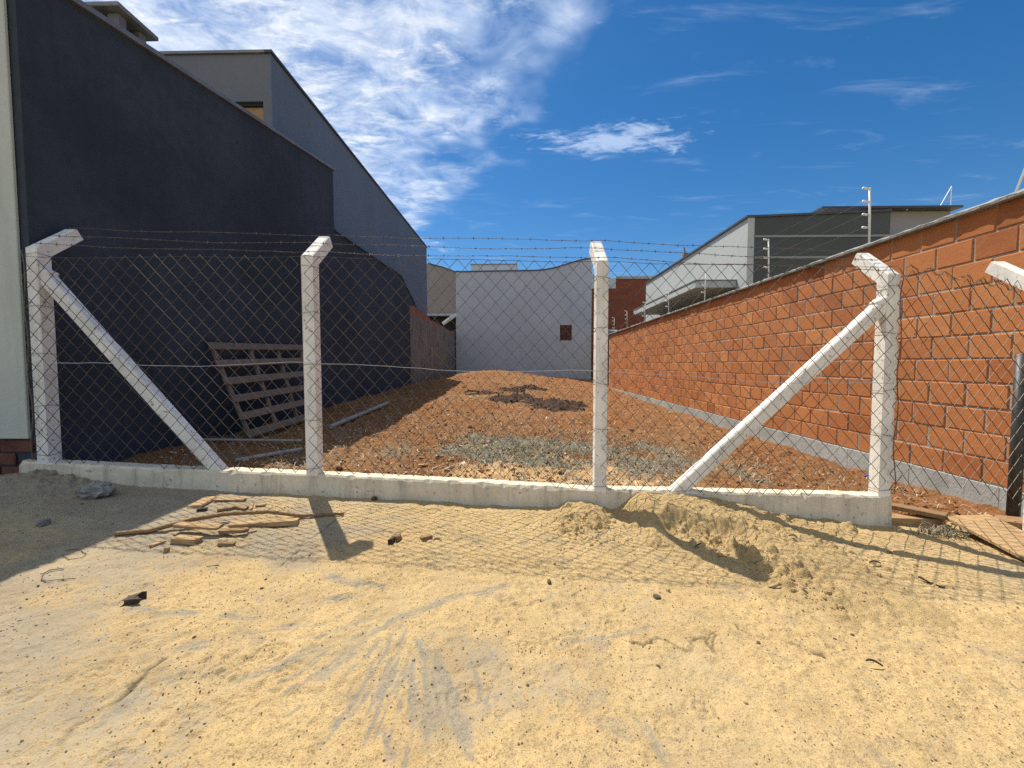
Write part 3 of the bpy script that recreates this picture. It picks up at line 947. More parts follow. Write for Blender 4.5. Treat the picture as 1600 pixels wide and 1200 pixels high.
# brick house far right rear
b = thing('red_brick_house', 'unrendered dark red brick house in the gap behind the lot', 'building', (5, 25, 0))
q0, q1, q2 = atY(921, 434, 25), atY(962, 436, 25), atY(1040, 436, 25)
MB().box((q0.x - 1, 25, -0.2), (q2.x, 30, q1.z - .003)).build('wall', mat_farbrick(), b)
MB().box((q0.x - .5, 24.95, atY(940, 451, 25).z), (q1.x, 24.998, q1.z + .05)).build('white_panel', M['offwhite'], b)
MB().box((q1.x + .002, 24.93, q1.z), (q2.x, 25.3, q1.z + .16)).build('concrete_ring_beam', M['footing'], b)
MB().box((q0.x - 1, 24.93, q1.z + .06), (q1.x - .9, 25.3, q1.z + .25)).build('parapet_end', M['footing'], b)
r0 = atY(950, 513, 19.5)
tag(MB().prism([(19.0, r0.z - .28), (19.0, r0.z - .2), (21.5, r0.z + .1), (21.5, r0.z + .02)], 0, 3.8, 5.0).build('lean_to_roof', M['roofsheet']), 'small blue grey lean to roof sheet just beyond the brick wall', 'roof')

# ------------------------------------------------------------------ right: house beyond the brick wall
XH = 5.2
k0 = atX(1169, 340, XH); k1 = atX(1009.5, 446, XH)
YF = k0.y; zh = k0.z
b = thing('graphite_house', 'white sided house with graphite front bands and canopy behind the brick wall', 'building', (XH, 12, 0))
MB().box((XH, YF, -.2), (XH + .15, k1.y, zh)).build('side_wall', M['offwhite'], b)
fx1 = atY(1392, 330, YF).x; zf = atY(1392, 331, YF).z
MB().prism([(XH + .151, -.2), (XH + .151, zh), (fx1, zf), (fx1, -.2)], 1, YF + .002, YF + .2).build('front_wall', M['facade'], b)
MB().box((XH + .16, YF + .21, -.2), (fx1 + 2, k1.y - .01, zh - .4)).build('house_block', M['midgrey'], b)
for yy in (369.5, 402.5):
    zz = atY(1200, yy, YF).z
    MB().box((XH + .153, YF - .02, zz - .024), (fx1, YF, zz + .024)).build('facade_band', M['band'], b)
gx1 = atY(1485, 330, YF + .5).x; zg2 = atY(1485, 330, YF + .5).z
MB().box((fx1 + .002, YF + .5, -.2), (gx1, YF + 4, zg2)).build('set_back_wall', M['midgrey'], b)
MB().box((XH - .04, YF - .03, zh + .002), (XH + .2, k1.y + .03, zh + .05)).build('side_flashing', M['flashdark'], b)
MB().prism([(XH + .202, zh + .003), (fx1, zf + .003), (fx1, zf + .05), (XH + .202, zh + .05)], 1, YF - .03, YF + .26).build('front_flashing', M['flashdark'], b)
zc = atY(1300, 331, YF).z
MB().box((atY(1298, 331, YF).x, YF + .262, zg2 + .003), (gx1 + .05, YF + .9, zg2 + .05)).build('roof_edge', M['flashdark'], b)
# canopy on the side wall
cy0 = atX(1151, 440, XH).y
ca = atY(1087, 439, cy0)
ce = atX(990, 488, ca.x)
can = MB().box((ca.x, cy0, ca.z - .16), (XH - .002, ce.y, ca.z), 0.006).build('canopy', M['offwhite'], b)
MB().box((ca.x - .012, cy0 - .012, ca.z + .002), (XH - .002, ce.y + .012, ca.z + .03)).build('canopy_flashing', M['flash'], can)
wq = atX(1020, 496, XH)
win = MB()
wy0, wy1, wzt = wq.y - .9, wq.y + .5, 2.62
win.box((XH - .05, wy0, wzt - .08), (XH - .002, wy1, wzt)); win.box((XH - .05, wy0, wzt - 1.2), (XH - .002, wy0 + .08, wzt - .081)); win.box((XH - .05, wy1 - .08, wzt - 1.2), (XH - .002, wy1, wzt - .081))
wf = win.build('window', M['plastic'], b)
MB().box((XH - .02, wy0 + .081, wzt - 1.2), (XH - .003, wy1 - .081, wzt - .081)).build('pane', M['glass'], wf)
g = thing('roof_stay', 'thin white stay rods standing on the grey roof corner', 'rods', atY(1485, 328, YF + .6))
t_ = atY(1487, 291, YF + .6); f_ = atY(1485, 328, YF + .6); s_ = atY(1465, 328, YF + .6)
f_.z -= .02; s_.z -= .02
MB().tube([f_, t_], .010, 6).build('upright', M['plastic'], g); MB().tube([s_, t_], .010, 6).build('stay', M['plastic'], g)
g = atY(1417, 329, YF + .35); g2 = atY(1417, 322, YF + .35)
tag(MB().tube([g, g2, g2 + Vector((.08, 0, 0))], .010, 6).build('roof_peg', M['plastic']), 'tiny white peg on the dark roof edge of the graphite house', 'peg')
g = atY(1063, 432, 14.5); g.x = XH + .08
tag(MB().box((XH + .02, 13.2, zh + .052), (XH + .16, 13.36, zh + .22), .01).tube([(XH + .1, 13.28, zh + .2), (XH + .02, 13.2, zh + .4)], .02, 6).build('roof_vent', M['oldwood']), 'small brown stub on the sloping dark roof edge of the white sided house', 'vent')

# ------------------------------------------------------------------ right: clay block boundary wall
XW, Y0W, Y1W, ZB = 3.73, 2.70, 17.15, 0.20
b = thing('brick_wall', 'long orange clay block boundary wall on the right side of the lot', 'wall', (XW + .07, 10, 0))
MB().box((XW + .0065, Y0W + .012, ZB + .001), (XW + .14, Y1W, ZB + 2.2)).build('mortar_core', M['mortar'], b)
mb = MB()
ny = 60
for i in range(ny):
    ya = Y0W - .02 + (Y1W + .02 - Y0W + .02) * i / ny; yb = Y0W - .02 + (Y1W + .02 - Y0W + .02) * (i + 1) / ny
    mb.box((XW - .022 + random.uniform(-.002, .002), ya, -.4), (XW + .16, yb, ZB + random.uniform(-.004, .003)))
mb.build('footing', M['footing'], b)
# sloppy mortar cap with a dripping edge
NC = 240
vv = []; ff = []
for i in range(NC + 1):
    y = Y0W + (Y1W - Y0W) * i / NC
    j1, j2, j3 = (random.uniform(-.007, .007) for _ in range(3))
    vv += [(XW - .055 + j1, y, ZB + 2.203), (XW - .058 + j1, y, ZB + 2.225 + j2), (XW - .02, y, ZB + 2.246 + j3), (XW + .19, y, ZB + 2.246), (XW + .19, y, ZB + 2.203)]
for i in range(NC):
    for k in range(5):
        k2 = (k + 1) % 5
        ff.append((i * 5 + k, i * 5 + k2, i * 5 + 5 + k2, i * 5 + 5 + k))
ff += [(0, 1, 2, 3, 4), tuple(NC * 5 + k for k in (4, 3, 2, 1, 0))]
mesh_obj('coping', vv, ff, M['coping'], b)
full = [bpy.data.meshes.new('clay_block') for _ in range(6)]
for me in full:
    v, f = cbox((0, -.1435, -.0935), (.143, .1435, .0935), .006)
    v = [(q[0] + random.uniform(-.0018, .0018), q[1] + random.uniform(-.002, .002), q[2] + random.uniform(-.002, .002)) for q in v]
    me.from_pydata(v, [], f); me.update(); me.materials.append(M['brick'])
rest = MB(); cnt = 0
bricks = []
for row in range(11):
    y = Y0W
    if row % 2:                                # half block at the free end
        bricks.append((y + .075, row, .5)); y += .15
    while y < Y1W - .1:
        L = .30
        bricks.append((y + L / 2, row, 1.0))
        y += L + random.uniform(-.004, .004)
bricks.sort()
rng = random.Random(3)
for yc, row, hl in bricks:
    if yc > Y1W - .15: continue
    xc = XW + rng.uniform(-.003, .003); zc = ZB + .1 + row * .2 + rng.uniform(-.003, .003)
    tilt = rng.uniform(-.006, .006)
    if cnt < 300:
        o = bpy.data.objects.new('brick', full[rng.randrange(6)])
        o.location = (xc - b.location.x, yc - b.location.y, zc - b.location.z); o.rotation_euler = (tilt, 0, rng.uniform(-.006, .006))
        if hl < 1: o.scale = (1, .49, 1)
        link(o, b); cnt += 1
    else:
        v, f = cbox((xc, yc - .1435, zc - .0935), (xc + .1, yc + .1435, zc + .0935), .006)
        rest.add(v, f)
tag(rest.build('far_bricks', M['brickfar'], b), kind='stuff')

# electric fence along the top
b = thing('electric_fence', 'white electric fence poles with insulators along the top of the brick wall', 'fence', (XW + .06, 10, ZB + 2.26))
ze = ZB + 2.246
ys_e = [4.50, 6.27, 8.40, 10.40, 12.40, 14.40, 16.40]
for i, y in enumerate(ys_e):
    rod = MB()
    lean = random.uniform(-.02, .02)
    rod.tube([(XW + .03, y, ze - .05), (XW + .03 + lean * .3, y, ze + .3), (XW + .03 + lean, y, ze + .60)], .010, 8)
    pr = rod.build('pole', M['plastic'], b, True)
    for k in range(4):
        zz = ze + .18 + k * .138
        xx = XW + .03 + lean * (k + 1) / 5
        MB().tube([(xx, y, zz), (xx - .03, y, zz), (xx - .031, y, zz), (xx - .075, y, zz + .004)], [.008, .008, .013, .013], 8).build('insulator', M['plastic'], pr, True)
for k in range(4):
    pts = []
    for i, y in enumerate(ys_e):
        zz = ze + .184 + k * .138
        pts.append((XW - .035, y, zz))
        if i < len(ys_e) - 1: pts.append((XW - .035, (y + ys_e[i + 1]) / 2, zz - .012))
    MB().tube(pts, .0005, 4).build('wire', M['brightwire'], b)
s0, s1 = atX(1587, 301, XW + .05), atX(1604, 258, XW + .05)
MB().tube([s0 - (s1 - s0) * .1, s1], .008, 6).build('stay_rod', M['plastic'], b)

# ------------------------------------------------------------------ chain-link fence
YFN = 2.70
fence = thing('chain_link_fence', 'chain link fence on bent white concrete posts across the front of the lot', 'fence', (0, YFN, 0.2))
bt = [(30, 721), (50, 722), (250, 732), (484, 741), (700, 752), (925, 765), (1080, 768), (1393, 775.5)]
BT = [atY(x, y, YFN) for x, y in bt]
bx = np.array([p.x for p in BT]); bzv = np.array([p.z for p in BT])
def beam_z(x): return float(np.interp(x, bx, bzv))
# the kerb beam, with worn edges
NB = 260
vv = []; ff = []
x0b, x1b = BT[0].x, BT[-1].x
rs = random.Random(5)
nzx = fbm(np.linspace(x0b, x1b, NB + 1), np.zeros(NB + 1), 0.18, 3, 0.6, 301)
nzy = fbm(np.linspace(x0b, x1b, NB + 1), np.zeros(NB + 1) + 5, 0.05, 3, 0.6, 311)
for i in range(NB + 1):
    x = x0b + (x1b - x0b) * i / NB
    z = beam_z(x); j = nzy[i] * .012; jf = nzx[i] * .010
    chip = .012 + max(0, nzy[i] - .15) * .05
    zg_ = float(pav0(x, YFN)) - .25
    vv += [(x, YFN - .012 + jf, zg_), (x, YFN - .006 + jf, z - .16), (x, YFN + jf, z - chip), (x, YFN + chip * .8 + jf, z + j * .6), (x, YFN + .100, z + j * .5), (x, YFN + .108, z - .012), (x, YFN + .112, zg_)]
for i in range(NB):
    for k in range(7):
        k2 = (k + 1) % 7
        ff.append((i * 7 + k2, i * 7 + k, i * 7 + 7 + k, i * 7 + 7 + k2))
ff += [tuple(range(7)), tuple(NB * 7 + k for k in reversed(range(7)))]
mesh_obj('kerb_beam', vv, ff, M['beam'], fence)


def post_mesh(xc, yf, zb, zt, w=.080, d=.090, arm=(.255, .205), yaw=0.0, ch=.009):
    """bent post: side profile extruded over its width with chamfered long edges"""
    ay, az = arm; L = math.hypot(ay, az)
    ny, nz = az / L, -ay / L                       # normal of the arm's underside, towards the lot
    A = [(0, zb), (0, zt)]                         # street side
    tipu = (ay, zt + az)
    tipl = (ay + ny * d * .95, zt + az + nz * d * .95)
    inner = (d, zt - .045)
    prof = [(0, zb), (0, zt - .004), (tipu[0] - .010, tipu[1] - .006), (tipu[0] + .012, tipu[1] - .002), tipl, inner, (d, zb)]
    cx = sum(p[0] for p in prof) / 7; n = len(prof)

    def inset(k):
        out = []
        for i in range(n):
            p0, p1, p2 = (Vector(prof[(i + q) % n]) for q in (-1, 0, 1))
            e1 = (p1 - p0).normalized(); e2 = (p2 - p1).normalized()
            n1 = Vector((e1.y, -e1.x)); n2 = Vector((e2.y, -e2.x))
            bis = (n1 + n2); bis = bis / max(bis.length_squared, .3) * 2
            out.append(tuple(p1 + bis * k * .5 * 2 * .5))
        return out
    ins = inset(ch)
    rings = [(-w / 2, ins), (-w / 2 + ch, prof), (w / 2 - ch, prof), (w / 2, ins)]
    v = []; f = []
    for x, pr in rings:
        for (yy, zz) in pr: v.append((x, yy, zz))
    for r in range(3):
        for i in range(n):
            j = (i + 1) % n
            f.append((r * n + i, r * n + j, (r + 1) * n + j, (r + 1) * n + i))
    f.append(tuple(reversed(range(n)))); f.append(tuple(range(3 * n, 4 * n)))
    c, s = math.cos(yaw), math.sin(yaw)
    out = []
    for (x, y, z) in v:
        x += random.uniform(-.0012, .0012); y += random.uniform(-.0012, .0012)
        yy = y - d / 2
        out.append((xc + x * c - yy * s, yf + d / 2 + x * s + yy * c, z))
    return out, f


def fix_normals(o):
    import bmesh
    bm = bmesh.new(); bm.from_mesh(o.data); bmesh.ops.recalc_face_normals(bm, faces=bm.faces); bm.to_mesh(o.data); bm.free()


POSTS = []
for (pxl, pyt, yw) in ((45.0, 385, 0.0), (477.5, 398, 0.0), (942.5, 407, 0.0), (1400.5, 427, 0.0)):
    c = atY(pxl, pyt, YFN - .004)
    POSTS.append((c.x, c.z))
for (x, z) in POSTS:
    v, f = post_mesh(x, YFN + .005, float(pav0(x, YFN)) - .1, z)
    fix_normals(mesh_obj('concrete_post', v, f, M['white'], fence))


def bar(a, c, w, d, mat, name, parent, up=Vector((0, 1, 0)), ch=.008, cut=None):
    """straight square bar between two points"""
    a, c = Vector(a), Vector(c)
    t = (c - a).normalized(); s = up - t * up.dot(t); s.normalize(); n = t.cross(s)
    Mx = Matrix((t, s, n)).transposed().to_4x4(); Mx.translation = a
    v, f = cbox((0, -d / 2, -w / 2), ((c - a).length, d / 2, w / 2), ch)
    v = [tuple(Mx @ Vector(q)) for q in v]
    return mesh_obj(name, v, f, mat, parent)


p1, p2 = POSTS[0], POSTS[3]
a = atY(72, 432, YFN + .055); c = atY(349, 742, YFN + .055)
bar(a, c, .085, .072, M['white'], 'brace', fence)
bar(a + Vector((-.058, .0, .040)), a + Vector((.045, 0, -.012)), .082, .0715, M['white'], 'brace_head', fence)
a = atY(1377, 478, YFN + .05); c = atY(1052, 772, YFN + .05)
bar(a, c, .085, .072, M['white'], 'brace', fence)
bar(a + Vector((.055, 0, .042)), a + Vector((-.045, 0, -.010)), .082, .0715, M['white'], 'brace_head', fence)

# chain-link mesh: zigzag wires, one mesh per bay
CW, CH = 0.1015, 0.112
def mesh_top(x): return 1.836 - 0.0225 * x
def warp(x, z, k): return .010 * vnoise(np.array([x * 1.7 + k]), np.array([z * 1.9]), 5)[0], .016 * vnoise(np.array([x * 1.1 - k]), np.array([z * 1.3]), 9)[0]


def weave(path, name, ztop_f, zbot_f, wr=.0023):
    """path(u) -> (x, y) along the fence for arc length u"""
    mbm = MB()
    n = int(path['len'] / (CW / 2))
    for i in range(n):
        u0 = i * CW / 2
        x_, y_ = path['f'](u0)
        zt_, zb_ = ztop_f(x_), zbot_f(x_)
        rows = int(round((zt_ - zb_) / (CH / 2)))
        pts = []
        z_ = zt_
        for r in range(rows + 1):
            side = (r + i) % 2
            uu = u0 + side * CW / 2
            zz = zt_ - r * CH / 2
            if zz < zb_ - .01: break
            x2, y2 = path['f'](min(uu, path['len']))
            dx, dz = warp(x2, zz, path['k'])
            off = .0022 if side else -.0022
            pts.append((x2 + dx, y2 + off + dz * .9, zz + dz * .5))
        if len(pts) > 1: mbm.tube(pts, wr, 4, False)
    return tag(mbm.build(name, M['wire'], fence), kind='stuff')


YM = YFN - .018
def straight(xa, ya, xb, yb, k):
    L = math.hypot(xb - xa, yb - ya)
    return {'len': L, 'k': k, 'f': lambda u: (xa + (xb - xa) * u / L, ya + (yb - ya) * u / L)}
xp = [p[0] for p in POSTS]
for k in range(3):
    xa = xp[k] - (.035 if k == 0 else 0)
    weave(straight(xa, YM, xp[k + 1], YM, k * 3.1), 'chain_link_mesh', lambda x: mesh_top(x) - (.05 * max(0, 1 - (x - xp[0]) / .9) if x < xp[0] + .9 else 0), lambda x: beam_z(x) + .006)
XPO, YPO = 3.54, 2.86
def bot4(x): return 0.30 - .10 * (x - xp[3]) + .03 * math.sin(x * 9)
weave(straight(xp[3], YM, XPO, YPO - .03, 11.0), 'chain_link_mesh', lambda x: 1.775 - .02 * (x - xp[3]) - .05 * math.sin((x - xp[3]) * 3.0), bot4)


def sag_wire(pts, sag, seed, n=18, amp=.006):
    r = random.Random(seed); out = []
    for (a, c) in zip(pts[:-1], pts[1:]):
        a, c = Vector(a), Vector(c)
        for i in range(n):
            t = i / n
            p = a.lerp(c, t); p.z -= sag * 4 * t * (1 - t)
            if i: p.z += amp * math.sin(t * 9 + seed * 3) + r.uniform(-amp, amp) * .35; p.y += r.uniform(-amp, amp) * .5
            out.append(p)
    out.append(Vector(pts[-1]))
    return out


# tension wires
sel = [(xp[0] - .03, YM, mesh_top(xp[0]) - .03)] + [(x, YM - .003, mesh_top(x) + .004) for x in xp[1:]]
MB().tube(sag_wire(sel, .012, 1), .0016, 5).build('tension_wire', M['wire'], fence)
mz = [(xp[0], YM - .004, atY(45, 566, YM).z), (xp[1], YM - .004, atY(480, 567, YM).z), (xp[2], YM - .004, atY(940, 580, YM).z), (xp[3], YM - .004, atY(1400, 600, YM).z)]
MB().tube(sag_wire(mz, .018, 4, 18, .008), .0018, 5).build('middle_wire', M['brightwire'], fence)
# barbed strands along the arms
for s, (t, sg) in enumerate(((.97, .006), (.55, .014), (.10, .010))):
    pts = []
    for (x, z) in POSTS:
        pts.append(Vector((x, YFN + .005 + .255 * t - .006, z + .205 * t + .008)))
    line = sag_wire(pts, sg, 7 + s, 22, .005)
    m2 = MB()
    for ph in (0, 1):                          # two twisted wires
        tw = []
        for i, p in enumerate(line):
            nxt = line[min(i + 1, len(line) - 1)]
            for q in range(4):
                pp = p.lerp(nxt, q / 4); an = (i * 4 + q) * 1.7 + ph * math.pi
                tw.append(pp + Vector((0, math.cos(an), math.sin(an))) * .0017)
        m2.tube(tw, .0012, 4, False)
    L = 0; last = line[0]; nxt_b = .05
    for p in line[1:]:
        seg_l = (p - last).length
        while nxt_b < L + seg_l:
            c = last.lerp(p, (nxt_b - L) / seg_l)
            for q in range(2):
                a = random.uniform(0, math.pi)
                d = Vector((random.uniform(-.3, .3), math.cos(a), math.sin(a))).normalized() * random.uniform(.010, .015)
                m2.tube([c - d, c + d], .0011, 4, False)
            m2.tube([c - Vector((.006, 0, 0)), c + Vector((.006, 0, 0))], .0032, 5, False)
            nxt_b += random.uniform(.095, .115)
        L += seg_l; last = p
    m2.build('barbed_wire', M['barb'], fence)
# tie wires wound round the posts
for i, (x, z) in enumerate(POSTS):
    for q in range(5):
        zz = beam_z(x) + .05 + (z - beam_z(x) - .12) * q / 4 + random.uniform(-.03, .03)
        y0, y1 = YFN - .001, YFN + .10
        tl = random.uniform(-.02, .02)
        MB().tube([(x - .046, y0, zz), (x - .01, y0 - .004, zz + tl * .5), (x + .046, y0, zz + tl), (x + .046, y1, zz + tl * .5), (x - .046, y1, zz), (x - .046, y0, zz)], .0016, 4).build('tie_wire', M['barb'], fence)
    if i in (0, 3):
        sx = .026 if i == 3 else -.026
        MB().tube([(x + sx + .012 * math.sin(q * 1.3 + i), YFN - .022 - .004 * math.cos(q), z - .03 - (z - beam_z(x) - .05) * q / 14) for q in range(15)], .0032, 5).build('lacing_wire', M['barb'], fence)
# crumpled loose wire along the top right bay
m3 = MB()
tw = []
for q in range(46):
    t = q / 45
    x = xp[3] + .04 + t * 1.10; y = YM + (YPO - YM) * t - .01
    z = 1.775 - .13 * t + .02 * math.sin(q * 1.1) + random.uniform(-.012, .012)
    tw.append((x, y + random.uniform(-.012, .012), z))
m3.tube(tw, .0022, 5); m3.tube([(p[0] + random.uniform(-.01, .01), p[1] + .006, p[2] + random.uniform(-.014, .014)) for p in tw], .0018, 4)
m3.build('crumpled_wire', M['barb'], fence)

# dark end pole and the next post
zp = float(pav0(XPO, YPO))
e0, e1 = atY(1583, 803, YPO), atY(1597, 545, YPO)
tag(MB().tube([(e0.x, YPO, e0.z - .12), (e0.x, YPO, e0.z + 1.12)], .034, 14).build('steel_pole', M['black'], None, True), 'dark steel pole standing upright at the right end of the mesh', 'pole')
ct = atY(1553, 411, 2.95)
v, f = post_mesh(ct.x + .030, 2.61, -0.1, ct.z - .235, arm=(.34, .25))
o = mesh_obj('concrete_post', v, f, M['white']); fix_normals(o)
tag(o, 'bent white concrete post cut off by the right edge with only its arm showing', 'fence post')

# ------------------------------------------------------------------ sand heap against the kerb
def bump2(x, y, cx, cy, sl, sr, sy, h, pw=2.0):
    s = np.where(x < cx, sl, sr)
    return h * np.exp(-(np.abs((x - cx) / s) ** pw + np.abs((y - cy) / sy) ** pw))


LR = random.Random(21)
LUMPS = []
for i in range(480):
    k = LR.random()
    if k < .42:                                # lumps rolled down the slump
        t = LR.random(); x = 1.02 + .28 * t + LR.gauss(0, .075); y = 2.40 - .68 * t + LR.gauss(0, .06)
    elif k < .58:                              # left hump
        x = LR.gauss(.36, .09); y = LR.gauss(2.36, .06)
    else:
        x = LR.uniform(.3, 2.2); y = LR.uniform(1.9, 2.66)
    LUMPS.append((x, y, LR.uniform(.006, .016) * (2.0 if LR.random() < .14 else 1)))


def heap_z(x, y):
    z = pav0(x, y) - .022
    w = .5 + fbm(x, y, .25, 3, .55, 401)
    xw = x + .04 * fbm(x, y, .2, 2, .5, 411); yw = y + .04 * fbm(x, y, .2, 2, .5, 421)
    h = bump2(xw, yw, .86, 2.66, .20, .66, .40, .160, 2.2)
    h = np.maximum(h, bump2(xw, yw, .42, 2.60, .26, .2, .28, .085, 2.0))
    h = h + bump2(xw, yw, 1.85, 2.70, .7, .6, .30, .050)
    h = h + bump2(xw, yw, 1.35, 2.10, .32, .40, .40, .075) + bump2(xw, yw, 1.5, 1.7, .5, .5, .3, .022)
    # eroded bites below the crest
    for (cx, cy, rx, ry, dd) in ((.93, 2.33, .11, .15, .070), (1.08, 2.27, .12, .16, .062), (1.22, 2.26, .09, .13, .045), (.66, 2.45, .13, .22, .04)):
        e = np.hypot((xw - cx) / rx, (yw - cy) / ry)
        h = h - dd * (1 - sstep(e, .55, 1.12)) * np.clip(h / .1, 0, 1.1)
    h = h + (.026 * fbm(x, y, .15, 5, .55, 431) + .010 * fbm(x, y, .05, 3, .6, 435)) * sstep(h, .01, .07) + .010 * fbm(x, y, .03, 2, .6, 441)
    z = z + h
    for (cx, cy, r) in LUMPS:
        m = (np.abs(x - cx) < r) & (np.abs(y - cy) < r)
        if m.any():
            d2 = 1 - ((x[m] - cx) ** 2 + (y[m] - cy) ** 2) / (r * r)
            z[m] += np.sqrt(np.clip(d2, 0, 1)) * r * .85
    return z


xs = np.arange(0.02, 2.62, 0.0065); ys = np.arange(1.42, 2.715, 0.0065)
X, Y = np.meshgrid(xs, ys)
ZH = heap_z(X, Y)
edge = np.minimum.reduce([X - .02, 2.62 - X, Y - 1.42]) 
ZH = ZH - .05 * (1 - sstep(edge, 0, .12))
o = grid_obj('sand_heap', xs, ys, ZH, M['heap'])
tag(o, 'crumbling heap of yellow sand banked against the kerb by the middle post', 'sand heap')

# ------------------------------------------------------------------ scattered stuff
def rock(r, seed, sub=0, flat=.7):
    rr = random.Random(seed)
    g = (1 + 5 ** .5) / 2
    v = [(-1, g, 0), (1, g, 0), (-1, -g, 0), (1, -g, 0), (0, -1, g), (0, 1, g), (0, -1, -g), (0, 1, -g), (g, 0, -1), (g, 0, 1), (-g, 0, -1), (-g, 0, 1)]
    f = [(0, 11, 5), (0, 5, 1), (0, 1, 7), (0, 7, 10), (0, 10, 11), (1, 5, 9), (5, 11, 4), (11, 10, 2), (10, 7, 6), (7, 1, 8), (3, 9, 4), (3, 4, 2), (3, 2, 6), (3, 6, 8), (3, 8, 9), (4, 9, 5), (2, 4, 11), (6, 2, 10), (8, 6, 7), (9, 8, 1)]
    v = [Vector(q).normalized() for q in v]
    for _ in range(sub):
        cache = {}; nf = []
        def mid(i, j):
            k = (min(i, j), max(i, j))
            if k not in cache: v.append((v[i] + v[j]).normalized()); cache[k] = len(v) - 1
            return cache[k]
        for a, b_, c in f:
            x, y, z = mid(a, b_), mid(b_, c), mid(c, a)
            nf += [(a, x, z), (b_, y, x), (c, z, y), (x, y, z)]
        f = nf
    sx, sy = rr.uniform(.7, 1.3), rr.uniform(.7, 1.3)
    v = [q * (r * rr.uniform(.78, 1.15)) for q in v]
    return [(q.x * sx, q.y * sy, q.z * flat) for q in v], f


def scatter_rocks(name, pts, mat, flat=.75):
    proto = [rock(1.0, s, 0, flat) for s in range(9)]
    V = []; F = []; b0 = 0
    for (x, y, z, r) in pts:
        pv_, pf_ = proto[random.randrange(9)]
        a = random.uniform(0, 6.28); c, s = math.cos(a) * r, math.sin(a) * r
        V += [(x + q[0] * c - q[1] * s, y + q[0] * s + q[1] * c, z + q[2] * r) for q in pv_]
        F += [tuple(i + b0 for i in q) for q in pf_]; b0 += 12
    return tag(mesh_obj(name, V, F, mat), kind='stuff')


pr = np.random.RandomState(4)
n = 15000
px_ = pr.uniform(-3.3, 3.5, n); py_ = pr.uniform(.8, 2.66, n) ** 1.0
keep = (vnoise(px_ / .35, py_ / .35, 501) + pr.uniform(-.5, .5, n)) > -.25
px_, py_ = px_[keep], py_[keep]
zz, _, _, _ = pav_fields(px_, py_)
rr_ = np.where(pr.uniform(size=len(px_)) < .006, pr.uniform(.004, .007, len(px_)), pr.uniform(.0010, .0032, len(px_)))
tag(scatter_rocks('grit', list(zip(px_, py_, zz + rr_ * .25, rr_)), M['pebble']), 'small dark grit scattered over the sandy pavement', 'grit')

n = 5200
yy_ = 2.82 + (pr.uniform(size=n) ** 1.8) * 15; xx_ = pr.uniform(-3.3, 3.6, n)
rr_ = pr.uniform(.004, .013, n) * (1 + .05 * yy_) * np.where(pr.uniform(size=n) < .06, 2.0, 1.0)
tag(scatter_rocks('soil_clods', list(zip(xx_, yy_, lot_z(xx_, yy_) + rr_ * .2, rr_)), M['clod']), 'loose reddish soil clods all over the lot', 'soil')

sv = []; sf_ = []
lp = []
for i in range(900):
    k = random.random()
    if k < .45:
        t = random.random(); x = 1.0 + .32 * t + random.gauss(0, .09); y = 2.42 - .78 * t + random.gauss(0, .07)
    elif k < .65: x, y = random.gauss(.36, .13), random.gauss(2.34, .09)
    else: x, y = random.uniform(.15, 2.3), random.uniform(1.7, 2.66)
    lp.append((x, y, random.uniform(.002, .006) * (2.2 if random.random() < .10 else 1)))
lx = np.array([q[0] for q in lp]); ly = np.array([q[1] for q in lp])
lz = np.maximum(heap_z(lx, ly), pav_fields(lx, ly)[0])
for i, (x, y, r_) in enumerate(lp):
    v, f = rock(r_, i, 0, .8)
    b0 = len(sv); sv += [(q[0] + x, q[1] + y, q[2] + lz[i] + r_ * .3) for q in v]; sf_ += [tuple(j + b0 for j in q) for q in f]
tag(mesh_obj('loose_sand_lumps', sv, sf_, M['heap'], bpy.data.objects['sand_heap']), kind='stuff')

# pale chips and twigs littering the lot
V = []; F = []
n = 9000
yy_ = 2.84 + (pr.uniform(size=n) ** 1.6) * 13; xx_ = pr.uniform(-3.2, 3.5, n)
den = np.exp(-((xx_ + .6) / 1.6) ** 2) + .25
keep = pr.uniform(size=n) < den
xx_, yy_ = xx_[keep], yy_[keep]; zz = lot_z(xx_, yy_)
for x, y, z in zip(xx_, yy_, zz):
    big = random.random() < .04
    l = random.uniform(.008, .028) * (2.6 if big else 1); w_ = l * random.uniform(.15, .6); h_ = random.uniform(.003, .008)
    Mx = Matrix.Translation((x, y, z + .006)) @ Matrix.Rotation(random.uniform(0, 6.28), 4, 'Z') @ Matrix.Rotation(random.uniform(-.5, .5), 4, 'X') @ Matrix.Rotation(random.uniform(-.4, .4), 4, 'Y')
    v, f = cbox((-l / 2, -w_ / 2, -h_ / 2), (l / 2, w_ / 2, h_ / 2))
    b0 = len(V); V += [tuple(Mx @ Vector((q[0] * random.uniform(.7, 1.2), q[1] * random.uniform(.6, 1.3), q[2]))) for q in v]; F += [tuple(i + b0 for i in q) for q in f]
tag(mesh_obj('litter_chips', V, F, M['chips']), 'pale wood chips and rubble bits littering the lot', 'chips', kind='stuff')


